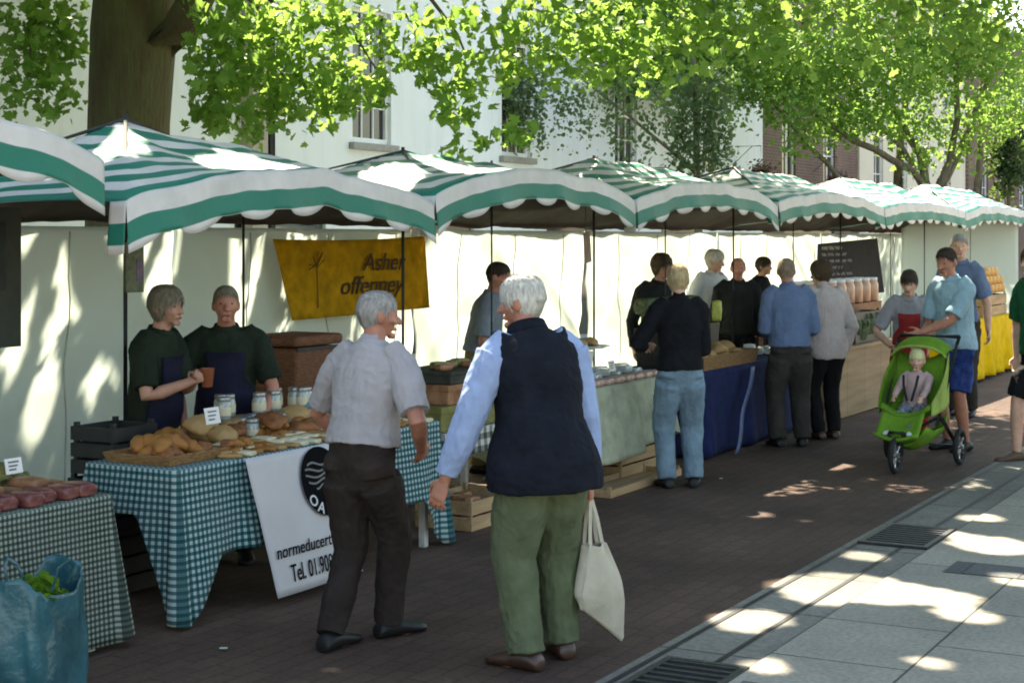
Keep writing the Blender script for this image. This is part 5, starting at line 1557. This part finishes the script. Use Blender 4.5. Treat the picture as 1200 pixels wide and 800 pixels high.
# bag with greens at the lower left
M_BAG = mat('teal plastic', (.018, .085, .105), .3, .3, 4, c2=(.03, .13, .155), bump=.5, bs=9, bdist=.02, spec=.5)
bl = Vector(((45-600)/300., FPX/300., 0))
o = empty('carrier_bag', bl, ROTZ+.35, 'crumpled teal plastic carrier bag in the lower left corner', 'carrier bag')
bm = bmesh.new()
def bagf(i, j):
    a = i*2*math.pi; z = .52*j
    sq = lambda c: math.copysign(abs(c)**.55, c)
    w, d = .22*(1-.06*j)+.03*math.sin(j*3), .13*(1-.25*j)
    cr = .022*noise.noise(Vector((math.cos(a)*2.3, math.sin(a)*2.3, j*2.2))) + .018*(1-2*abs(noise.noise(Vector((math.cos(a)*1.6+j*1.6, math.sin(a)*1.6, 3+j)))))
    k = 1 + cr/.16*(.4+j)
    zz = z + (.05*math.cos(a*2)*j) + .02*noise.noise(Vector((math.cos(a)*3, math.sin(a)*3, 8)))*j
    return Vector((w*sq(math.cos(a))*k, d*sq(math.sin(a))*k, zz))
grid(bm, 72, 26, bagf); bmesh.ops.remove_doubles(bm, verts=bm.verts, dist=.0005)
solid(from_bm('plastic', bm, M_BAG, o, smooth=True), .002)
for s in (-1, 1):
    bm = bmesh.new(); limb(bm, [Vector((-.07, s*.09, .5)), Vector((-.06, s*.11, .58)), Vector((0, s*.13, .60)), Vector((.06, s*.12, .57)), Vector((.07, s*.09, .5))], [.012]*5, 8, flat=.35); from_bm('handle', bm, M_BAG, o, smooth=True)
C = clusters([(-.08, 0, .47), (.0, .01, .48), (-.11, .01, .47), (-.04, -.01, .49), (.05, 0, .46)], 45, .035)
lm = leaf_mat('salad leaves', (.06, .17, .01), (.14, .26, .02), .35)
tag(link('salad_leaves', leaves_mesh('salad', C, .065, OVAL, -.1), lm, loc=bl, rz=ROTZ+.35), 'bright green salad leaves sticking out of the teal carrier bag', 'vegetables')

# ------------------------------------------------------------------ pushchair
M_LIME = cloth_mat('lime fabric', (.13, .27, .025), .25)
M_LIME2 = cloth_mat('pale lime fabric', (.30, .38, .09), .25)
M_TYRE = mat('tyre rubber', (.018, .018, .018), .8, .2, 30); M_RIM = mat('silver rim', (.55, .55, .55), .3, .1, 10, metal=.8, bump=0); M_TUBE = mat('dark tube', (.05, .055, .05), .4, .2, 10, metal=.4, bump=0)
PCL = Vector((3.27, 13.2, 0))
PUSH = empty('pushchair', PCL, math.atan2(.52, -.85), 'lime green three wheeled pushchair with a toddler sitting in it', 'pushchair')
# local +y is the direction of travel (towards the camera, a little left)
def wheel(x, y, r, t=.045):
    w = empty('wheel', (0, 0, 0)); w.parent = PUSH; w.location = (x, y, r)
    bm = bmesh.new(); n = 28; m = 10
    L = [[bm.verts.new((t*.5*math.cos(2*math.pi*j/m)*1.0, (r-t*.5+t*.5*math.sin(2*math.pi*j/m))*math.cos(2*math.pi*i/n), (r-t*.5+t*.5*math.sin(2*math.pi*j/m))*math.sin(2*math.pi*i/n))) for j in range(m)] for i in range(n)]
    for i in range(n):
        for j in range(m): bm.faces.new((L[i][j], L[(i+1) % n][j], L[(i+1) % n][(j+1) % m], L[i][(j+1) % m]))
    from_bm('tyre', bm, M_TYRE, w, smooth=True)
    bm = bmesh.new()
    for k in range(5):
        a = 2*math.pi*k/5; bar(bm, (0, .02*math.cos(a), .02*math.sin(a)), (0, (r-t)*math.cos(a), (r-t)*math.sin(a)), .011, 6)
    bar(bm, (-.03, 0, 0), (.03, 0, 0), .022, 10)
    rings(bm, [(Vector((-.012, 0, 0)), Vector((0, 1, 0)), Vector((0, 0, 1)), r-t*.9, r-t*.9), (Vector((.012, 0, 0)), Vector((0, 1, 0)), Vector((0, 0, 1)), r-t*.9, r-t*.9)], 24, False)
    from_bm('rim', bm, M_RIM, w)
wheel(0, .46, .145); wheel(-.29, -.30, .15); wheel(.29, -.30, .15)
bm = bmesh.new()
for s in (-1, 1):
    bar(bm, (s*.26, -.30, .16), (s*.22, .02, .42), .014); bar(bm, (s*.22, .02, .42), (s*.06, .44, .30), .014); bar(bm, (s*.05, .46, .145), (s*.05, .44, .33), .012)
    bar(bm, (s*.22, .1, .36), (s*.25, -.36, .98), .014); bar(bm, (s*.22, -.05, .40), (s*.27, -.30, .16), .012)
bar(bm, (-.27, -.30, .155), (.27, -.30, .155), .012); bar(bm, (-.06, .44, .32), (.06, .44, .32), .016); bar(bm, (-.05, .46, .145), (.05, .46, .145), .008)
from_bm('frame', bm, M_TUBE, PUSH, smooth=True)
bm = bmesh.new(); bar(bm, (-.25, -.36, .98), (-.25, -.43, 1.04), .015); bar(bm, (.25, -.36, .98), (.25, -.43, 1.04), .015); bar(bm, (-.25, -.43, 1.04), (.25, -.43, 1.04), .018); from_bm('handlebar', bm, M_TYRE, PUSH, smooth=True)
def slab(name, pts, w, t, m, bulge=.02, ws=None):
    bm = bmesh.new(); n = len(pts)-1
    def f(i, j):
        k = i*n; a = min(int(k), n-1); q = k-a; p = Vector(pts[a]).lerp(Vector(pts[a+1]), q)
        wid = w if ws is None else ws[a]*(1-q)+ws[a+1]*q
        x = (j-.5)*2
        return Vector((x*wid, p.x, p.y + .0 + bulge*x*x*1.6))
    grid(bm, 24, 12, f); o_ = from_bm(name, bm, m, PUSH, smooth=True); solid(o_, t); return o_
slab('seat', [(.26, .42), (.22, .44), (-.02, .40), (-.10, .44), (-.24, .86)], .20, .03, M_LIME, .05)
slab('footrest', [(.27, .42), (.36, .33), (.44, .25), (.50, .27)], .17, .025, M_LIME, .03)
slab('basket', [(.30, .20), (.1, .15), (-.2, .16), (-.26, .26)], .2, .012, M_LIME, .10)
for s in (-1, 1):
    bm = bmesh.new()
    grid(bm, 10, 8, lambda i, j: Vector((s*(.215+.03*math.sin(i*3.14)), .22-.46*i, .44+.10*j + .32*i*j + .06*i)))
    solid(from_bm('side_panel', bm, M_LIME2 if s < 0 else M_LIME, PUSH, smooth=True), .012)
bm = bmesh.new()
def hood(i, j):
    a = R(50 + 62*i); x = (j-.5)*2
    return Vector((x*.235*(1-.05*abs(x)), -.24 + .29*math.cos(a)*(1-.25*abs(x)**3) - .02, .74 + .30*math.sin(a)*(1-.35*abs(x)**3)))
grid(bm, 16, 18, hood); solid(from_bm('hood', bm, M_LIME, PUSH, smooth=True), .010)
bm = bmesh.new(); limb(bm, [hood(.02, k/10) + Vector((0, .004, 0)) for k in range(11)], [.012]*11, 8); from_bm('hood_rim', bm, M_LIME2, PUSH, smooth=True)

M_STRAP = mat('harness webbing', (.02, .02, .02), .8, .2, 30)
for s_ in (-1, 1):
    bm = bmesh.new(); limb(bm, [Vector((s_*.06, .075, .74)), Vector((s_*.05, .105, .66)), Vector((s_*.02, .115, .55))], [.011]*3, 8, flat=.3); from_bm('harness_strap', bm, M_STRAP, PUSH, smooth=True)
card(on('t3', 10.75, .22, .07), .11, .08, 'white price card at the near end of the cream cloth table')
card(on('t3', 11.55, .22, .07), .11, .08, 'white price card in the middle of the cream cloth table')
card(on('t4', 13.2, .42, .02), .12, .10, 'white price card behind the long wicker basket on the navy table')
card(on('t0', 5.32, .34, .10), .10, .07, 'small white price card among the packets of the left table')
# ------------------------------------------------------------------ the people
def at_px(x, y, z=0.0):
    s = (y-280)/(EYE-z); return Vector(((x-600)/s, FPX/s, z))
def at_d(x, d): return Vector(((x-600)/FPX*d, d, 0))
C_ = cloth_mat
GREYSH = C_('grey polo cotton', (.38, .35, .355), .06); BLUESH = C_('light blue cotton', (.30, .38, .58), .12); NAVY = C_('navy fleece', (.009, .011, .018), .35)
CORD = C_('sage corduroy', (.115, .135, .075), .22, wave=60); BROWNT = C_('brown trousers', (.032, .023, .020), .25); BLACKSH = mat('black leather', (.012, .012, .012), .5, .3, 20, spec=.3)
BROWNSH = mat('brown leather', (.05, .022, .014), .4, .3, 20, spec=.5); DGREEN = C_('dark green polo', (.018, .026, .016), .25); NAVYAP = C_('navy apron', (.014, .014, .03), .3)
WHITEH = hair_mat('white hair', (.54, .51, .45)); GREYH = hair_mat('grey hair', (.30, .28, .26)); GREYH2 = hair_mat('ash curly hair', (.17, .15, .11)); DARKH = hair_mat('dark hair', (.040, .028, .020)); BLONDH = hair_mat('blond hair', (.50, .37, .20)); BROWNH = hair_mat('brown hair', (.07, .045, .025)); SANDH = hair_mat('sandy grey hair', (.26, .19, .13))
SLATE = C_('slate blue shirt', (.19, .22, .25), .15); KHAKI = C_('khaki cotton', (.19, .15, .07), .2); BLACKK = C_('black knit', (.010, .010, .012), .3); JEANS = C_('faded denim', (.17, .245, .30), .25, wave=50)
BLUE2 = C_('dusty blue shirt', (.13, .18, .30), .15); TAUPE = C_('taupe trousers', (.045, .04, .034), .25); CREAMJ = C_('cream pink jacket', (.52, .44, .42), .12, wave=14); BLACKT = C_('black trousers', (.010, .010, .011), .3)
AQUA = C_('pale aqua cotton', (.30, .46, .54), .12); BLUESHORT = C_('blue patterned shorts', (.03, .06, .22), .5); WHITESH = C_('white cotton', (.66, .68, .68), .08); REDT = C_('red cotton', (.32, .03, .03), .2); GREYT = C_('grey marl', (.33, .32, .34), .2)
GREENT = C_('bottle green cotton', (.012, .11, .045), .2); DARKK = C_('dark jersey', (.02, .022, .02), .3); BROWNBELT = mat('brown belt leather', (.05, .03, .02), .5, .2, 20)
SANDAL = mat('sandal leather', (.10, .06, .04), .6, .2, 20)

def hang(p, H, sd, out=.17, fwd=.03, z=.47): return (sd*out, fwd, z*H)

# man in the grey polo shirt, walking off to the right
p1 = person('grey haired man in a grey short sleeved polo and brown trousers by the white banner', at_px(420, 757), (.50, .87), 1.66, lean=9, hunch=5, head=(-38, 4), headf=.010, wide=1.0, belly=.012,
            lhand=(-.24, .30, .86), rhand=(.21, .20, .89), lpole=(-.9, -.5, -.3), rpole=(.7, -.8, -.2), crouch=.025, feet=((-.07, -.11, 0, 0), (.02, .22, 0, -20)), skin=SKIN2, hair=GREYH, style='thin', top=GREYSH, sleeve='short', hem=.05,
            legs=BROWNT, shoes=BLACKSH, vox=.0048, seed=1.7, shirt_off=.016, leg_loose=1.06, lcurl=.5, rcurl=.45, hip_y=.02, shoe_big=1.08)
# man in the navy vest
p2 = person('white haired man in a navy body warmer and green corduroys carrying a cream bag', at_px(638, 779), (-.42, .91), 1.72, lean=7, hunch=16, side=-2, head=(42, 6), headf=.018, wide=1.03, belly=.02, slv=1.18,
            lhand=(-.43, .12, .79), rhand=(.24, .03, .77), lpole=(-.6, -.9, -.2), rpole=(.5, -1, 0), feet=((-.10, -.03, 0, 28), (.13, .10, 0, -2)), skin=SKIN2, hair=WHITEH, style='full', top=BLUESH, sleeve='long', hem=0,
            legs=CORD, shoes=BROWNSH, vox=.0048, seed=4.2, vest=NAVY, shirt_off=.016, leg_loose=1.28, lcurl=.55, rcurl=1.25, shoe_big=1.08)
# cream tote bag hanging from his right hand
M_TOTE = cloth_mat('cream canvas', (.56, .50, .39), .12, tw=.08)
hw = p2['root'].matrix_basis @ (p2['wrist'][1] + Vector((0, .0, -.075)))
BAG = empty('tote_bag', (hw.x, hw.y, 0), p2['root'].rotation_euler[2] + R(18), 'cream canvas tote bag hanging from the hand of the man in the body warmer', 'bag')
hz = hw.z
bm = bmesh.new()
def tote(i, j):
    a = i*2*math.pi; t = j
    top, bot = hz-.22, .125
    z = top + (bot-top)*t
    w = (.055 + .075*min(1, t*1.5) + .015*math.sin(t*3))*(1 if t < .97 else .9)
    d = .018 + .040*math.sin(math.pi*min(1, t*.9+.12))
    cx_ = .03 + .055*t
    if t > .5: z += (.5 - .5*math.cos(a))*-.0 + (math.cos(a))*-.09*(t-.5)/.5
    z -= 0
    k = 1 + .10*noise.noise(Vector((math.cos(a)*2.5, math.sin(a)*2.5, t*2.5)))
    f = .012*math.sin(a*5+t*2)*(1-t)
    return Vector((cx_ + w*math.cos(a)*k, d*math.sin(a)*k + f, z + .02*noise.noise(Vector((math.cos(a)*2, math.sin(a)*2, 7)))*(1-t)))
grid(bm, 64, 30, tote); bmesh.ops.remove_doubles(bm, verts=bm.verts, dist=.0004)
top = [v for v in bm.verts]
bot = [e for e in bm.edges if e.is_boundary and all(v.co.z < .4 for v in e.verts)]
bmesh.ops.holes_fill(bm, edges=bot, sides=0)
solid(from_bm('canvas', bm, M_TOTE, BAG, smooth=True), .003)
for s in (-1, 1):
    a = tote(.03 if s > 0 else .53, .0); b = tote(.22 if s > 0 else .72, .0)
    for q in (tote(.10*s % 1, .02), tote((.5-.10*s) % 1, .02)):
        bm = bmesh.new(); limb(bm, [q - Vector((0, 0, .05)), q.lerp(Vector((0, 0, hz)), .5) + Vector((.004*s, .006*s, 0)), Vector((0, .006*s, hz+.005))], [.014, .012, .010], 8, flat=.3); from_bm('strap', bm, M_TOTE, BAG, smooth=True)

# vendors of the bread stall
v1 = person('curly grey haired vendor in a dark green polo and navy apron holding a cup', at_d(177, 9.0), (.94, -.34), 1.60, lean=3, hunch=10, head=(-2, 0), wide=1.02, belly=.02, lhand=(.05, .32, 1.10), rhand=(.13, .33, 1.08), lpole=(-.6, -.6, -.8), rpole=(.6, -.6, -.8),
            skin=SKIN, hair=GREYH2, style='bob', top=DGREEN, sleeve='short', legs=BLACKT, shoes=BLACKSH, vox=.008, seed=7.7, apron=NAVYAP, lcurl=1.0, rcurl=1.0)
hw = v1['root'].matrix_basis @ ((v1['wrist'][-1]+v1['wrist'][1])/2 + Vector((0, .085, .01)))
o = empty('cup', hw - Vector((0, 0, .05)), 0, 'reddish cup held by the curly haired vendor', 'cup')
bm = bmesh.new(); lathe(bm, [(.028, 0), (.038, .10), (.041, .102), (.036, .10), (.026, .006), (.001, .006)], 18); from_bm('beaker', bm, mat('terracotta cup', (.30, .10, .05), .5, .15, 20), o, smooth=True)
bm = bmesh.new(); lathe(bm, [(.001, .085), (.034, .085), (.034, .086), (.001, .086)], 18); from_bm('drink', bm, BROWNSH, o)
person('balding vendor in a dark shirt and navy apron facing the street', at_d(266, 9.35), (.10, -1), 1.60, lean=2, hunch=8, head=(6, -2), wide=1.1, belly=.03, lhand=(-.20, .22, .80), rhand=(.22, .22, .80), lpole=(-1, -.5, -.4), rpole=(1, -.5, -.4),
       skin=SKIN2, hair=GREYH2, style='thin', top=DGREEN, sleeve='short', legs=BLACKT, shoes=BLACKSH, vox=.008, seed=8.1, apron=NAVYAP)
# vendor in front of the white wall
person('dark haired vendor in a slate shirt and khaki trousers before the bright back wall', at_d(563, 12.9), (.93, -.12), 1.69, lean=6, hunch=12, head=(-8, 14), wide=1.0, belly=.025, lhand=(-.08, .26, .96), rhand=(.12, .27, .95), lpole=(-.7, -1, -.4), rpole=(.7, -1, -.4),
       skin=SKIN2, hair=DARKH, style='short', top=SLATE, sleeve='short', legs=KHAKI, shoes=BLACKSH, vox=.009, seed=9.4, shirt_off=.014, hem=.05)
# customer in the black sweater
person('blond person in a black sweater and faded jeans standing with back turned', at_px(797, 571), (-.12, .99), 1.67, lean=2, hunch=6, head=(-6, 2), wide=.95, lhand=(-.22, .24, 1.04), rhand=(.12, .26, .98), lpole=(-.7, -.8, -.5), rpole=(.25, -.8, -.6), feet=((-.10, 0, 0, 10), (.11, .02, 0, -14)),
       skin=SKIN3, hair=BLONDH, style='full', top=BLACKK, sleeve='long', legs=JEANS, shoes=BLACKSH, vox=.008, seed=3.3, shirt_off=.014, hem=.01, leg_loose=1.12)
person('dark haired person half hidden behind the blond person in black', at_d(769, 15.6), (.4, -.9), 1.72, lean=4, hunch=8, head=(20, 8), top=DARKK, legs=BLACKT, shoes=BLACKSH, hair=BROWNH, style='bob', vox=.010, seed=5.1)
person('white haired man in a white shirt standing at the back of the navy table', at_d(829, 17.9), (.6, -.75), 1.75, lean=4, hunch=8, head=(25, 10), top=WHITESH, sleeve='short', legs=TAUPE, shoes=BLACKSH, hair=WHITEH, style='full', vox=.010, seed=6.2, skin=SKIN3, shirt_off=.014)
person('balding vendor in a dark jersey facing out over the greens', at_d(864, 17.4), (-.05, -1), 1.67, lean=3, hunch=8, head=(0, 4), top=DARKK, legs=BLACKT, shoes=BLACKSH, hair=BROWNH, style='bald', vox=.010, seed=6.9, wide=1.08, skin=SKIN2)
person('dark clothed person behind the balding vendor in the dark jersey', at_d(887, 20.0), (.8, -.5), 1.64, top=BLACKK, legs=BLACKT, shoes=BLACKSH, hair=DARKH, style='full', vox=.012, seed=7.3)
# couple at the navy table
person('man in a dusty blue shirt and taupe trousers with back to the camera', at_px(926, 523), (-.10, 1), 1.70, lean=4, hunch=14, head=(-14, 8), wide=1.02, belly=.02, lhand=(-.12, .28, .98), rhand=(.14, .26, .95), lpole=(-.35, -.6, -.7), rpole=(.35, -.6, -.7), feet=((-.11, 0, 0, 12), (.12, .02, 0, -12)),
       skin=SKIN2, hair=SANDH, style='thin', top=BLUE2, sleeve='long', legs=TAUPE, shoes=BLACKSH, vox=.009, seed=2.9, shirt_off=.016, hem=.01, leg_loose=1.2)
person('woman in a long cream jacket and black trousers beside the blue shirted man', at_px(969, 514), (-.30, .95), 1.66, lean=3, hunch=12, head=(30, 6), wide=1.0, lhand=(-.12, .28, .98), rhand=(.20, .05, .80), rpole=(.8, -1, 0), feet=((-.08, 0, 0, 6), (.09, .03, 0, -8)),
       skin=SKIN3, hair=BROWNH, style='bob', top=CREAMJ, sleeve='long', legs=BLACKT, shoes=BROWNSH, vox=.009, seed=2.2, shirt_off=.03, hem=-.07, leg_loose=1.0)
# family with the pushchair
person('dark haired woman in a grey and red top bending beside the pushchair', at_d(1066, 14.9), (-.25, -.95), 1.60, wide=.92, lean=10, hunch=16, head=(-10, 18), lhand=(-.12, .30, .92), rhand=(.16, .26, .88), lpole=(-1, -.6, -.4), rpole=(1, -.6, -.4), top=GREYT, sleeve='short', legs=REDT, shoes=BLACKSH, hair=DARKH, style='full', vox=.009, seed=3.9, skin=SKIN3, shirt_off=.012, hem=-.04, apron=REDT)
person('man in a pale aqua t shirt and blue shorts pushing the lime pushchair', at_px(1122, 527), (-.80, -.60), 1.80, lean=7, hunch=9, head=(4, 14), wide=.92, belly=.015, lhand=(.02, .46, 1.05), rhand=(.16, .30, .96), lpole=(-.4, -.6, -.8), rpole=(.5, -.8, -.3), feet=((-.10, .02, 0, 5), (.12, -.02, 0, -8)),
       skin=SKIN2, hair=DARKH, style='short', top=AQUA, sleeve='short', legs=BLUESHORT, legwear='shorts', shoes=BLACKSH, vox=.0085, seed=4.8, shirt_off=.016, hem=-.02, bare_feet=True)
person('tall man in a pale blue shirt behind the man in the aqua t shirt', at_d(1127, 17.0), (-.5, -.8), 1.92, lean=2, wide=.84, head=(20, 0), top=BLUE2, sleeve='short', legs=TAUPE, shoes=BLACKSH, hair=GREYH, style='thin', vox=.010, seed=5.8, skin=SKIN3)
person('person in a bottle green top and dark shorts cut by the right edge', at_px(1219, 541), (-.90, -.40), 1.80, lean=2, hunch=6, head=(0, 0), lhand=(-.20, .06, .84), rhand=(.26, .02, .86), rpole=(1, -.6, 0), feet=((-.08, -.10, 0, 5), (.10, .16, 0, -5)),
       skin=SKIN3, hair=BROWNH, style='full', top=GREENT, sleeve='short', legs=BLACKT, legwear='shorts', shoes=SANDAL, vox=.009, seed=6.6, bare_feet=True, shirt_off=.014)
# toddler in the pushchair
HATM = cloth_mat('pale yellow hat', (.60, .58, .30), .1); PINKT = cloth_mat('pink grey top', (.50, .34, .33), .15); PATT = mat('blue patterned leggings', (.10, .12, .26), .9, .8, 30, c2=(.4, .42, .5), bump=.2)
rp = PUSH.rotation_euler[2]
person('toddler in a pale yellow sun hat sitting in the lime pushchair', PCL, (-math.sin(rp), math.cos(rp)), .86, lean=-16, hunch=4, head=(8, 2), wide=1.15, lhand=(-.12, .20, .55), rhand=(.11, .20, .56), feet=((-.09, .36, .29, 5), (.09, .36, .29, -5)), sit=(0, -.03, .49),
       skin=SKIN3, hair=HATM, style='hat', top=PINKT, sleeve='long', legs=PATT, shoes=WHITESH, vox=.006, seed=1.2, hs=1.55, shirt_off=.006, hem=-.01, torso_fold=.003)
# ------------------------------------------------------------------ camera and light
cam = bpy.data.cameras.new('camera'); co = bpy.data.objects.new('camera', cam); COL.objects.link(co)
co.location = (0, 0, EYE); co.rotation_euler = (R(90), 0, 0)
cam.sensor_fit = 'HORIZONTAL'; cam.sensor_width = 36; cam.lens = 36*FPX/1200; cam.shift_y = -.1; cam.clip_end = 2000
SC.camera = co
cam.dof.use_dof = False
w = bpy.data.worlds.new('World'); SC.world = w; w.use_nodes = True
nt = w.node_tree; nt.nodes.clear()
sky = nt.nodes.new('ShaderNodeTexSky'); sky.sky_type = 'NISHITA'; sky.sun_disc = False
sky.sun_elevation = SUN_EL; sky.sun_rotation = math.atan2(SUNH.x, SUNH.y)
sky.air_density = 1.2; sky.dust_density = 1.5; sky.ozone_density = 1.0
bg = nt.nodes.new('ShaderNodeBackground'); bg.inputs[1].default_value = .10
ow = nt.nodes.new('ShaderNodeOutputWorld'); nt.links.new(sky.outputs[0], bg.inputs[0]); nt.links.new(bg.outputs[0], ow.inputs[0])
sl = bpy.data.lights.new('sun', 'SUN'); sl.energy = 4.8; sl.angle = R(.53); sl.color = (1, .95, .86)
so = bpy.data.objects.new('sun', sl); COL.objects.link(so); so.rotation_euler = (-SUND).to_track_quat('-Z', 'Y').to_euler()
so.location = (0, 20, 30)
SC.view_settings.view_transform = 'Standard'; SC.view_settings.look = 'None'; SC.view_settings.gamma = 1; SC.view_settings.use_curve_mapping = False
SC.view_settings.exposure = 2.35
SC.view_settings.use_white_balance = True; SC.view_settings.white_balance_temperature = 7500; SC.view_settings.white_balance_tint = 8
SC.render.engine = 'CYCLES'
SC.cycles.use_denoising = True
SC.cycles.max_bounces = 8; SC.cycles.diffuse_bounces = 4; SC.cycles.transmission_bounces = 6; SC.cycles.transparent_max_bounces = 8
SC.cycles.sample_clamp_indirect = 8
SC.cycles.pixel_filter_type = 'BLACKMAN_HARRIS'; SC.cycles.filter_width = 1.9
bpy.data.scenes.remove(WORK)
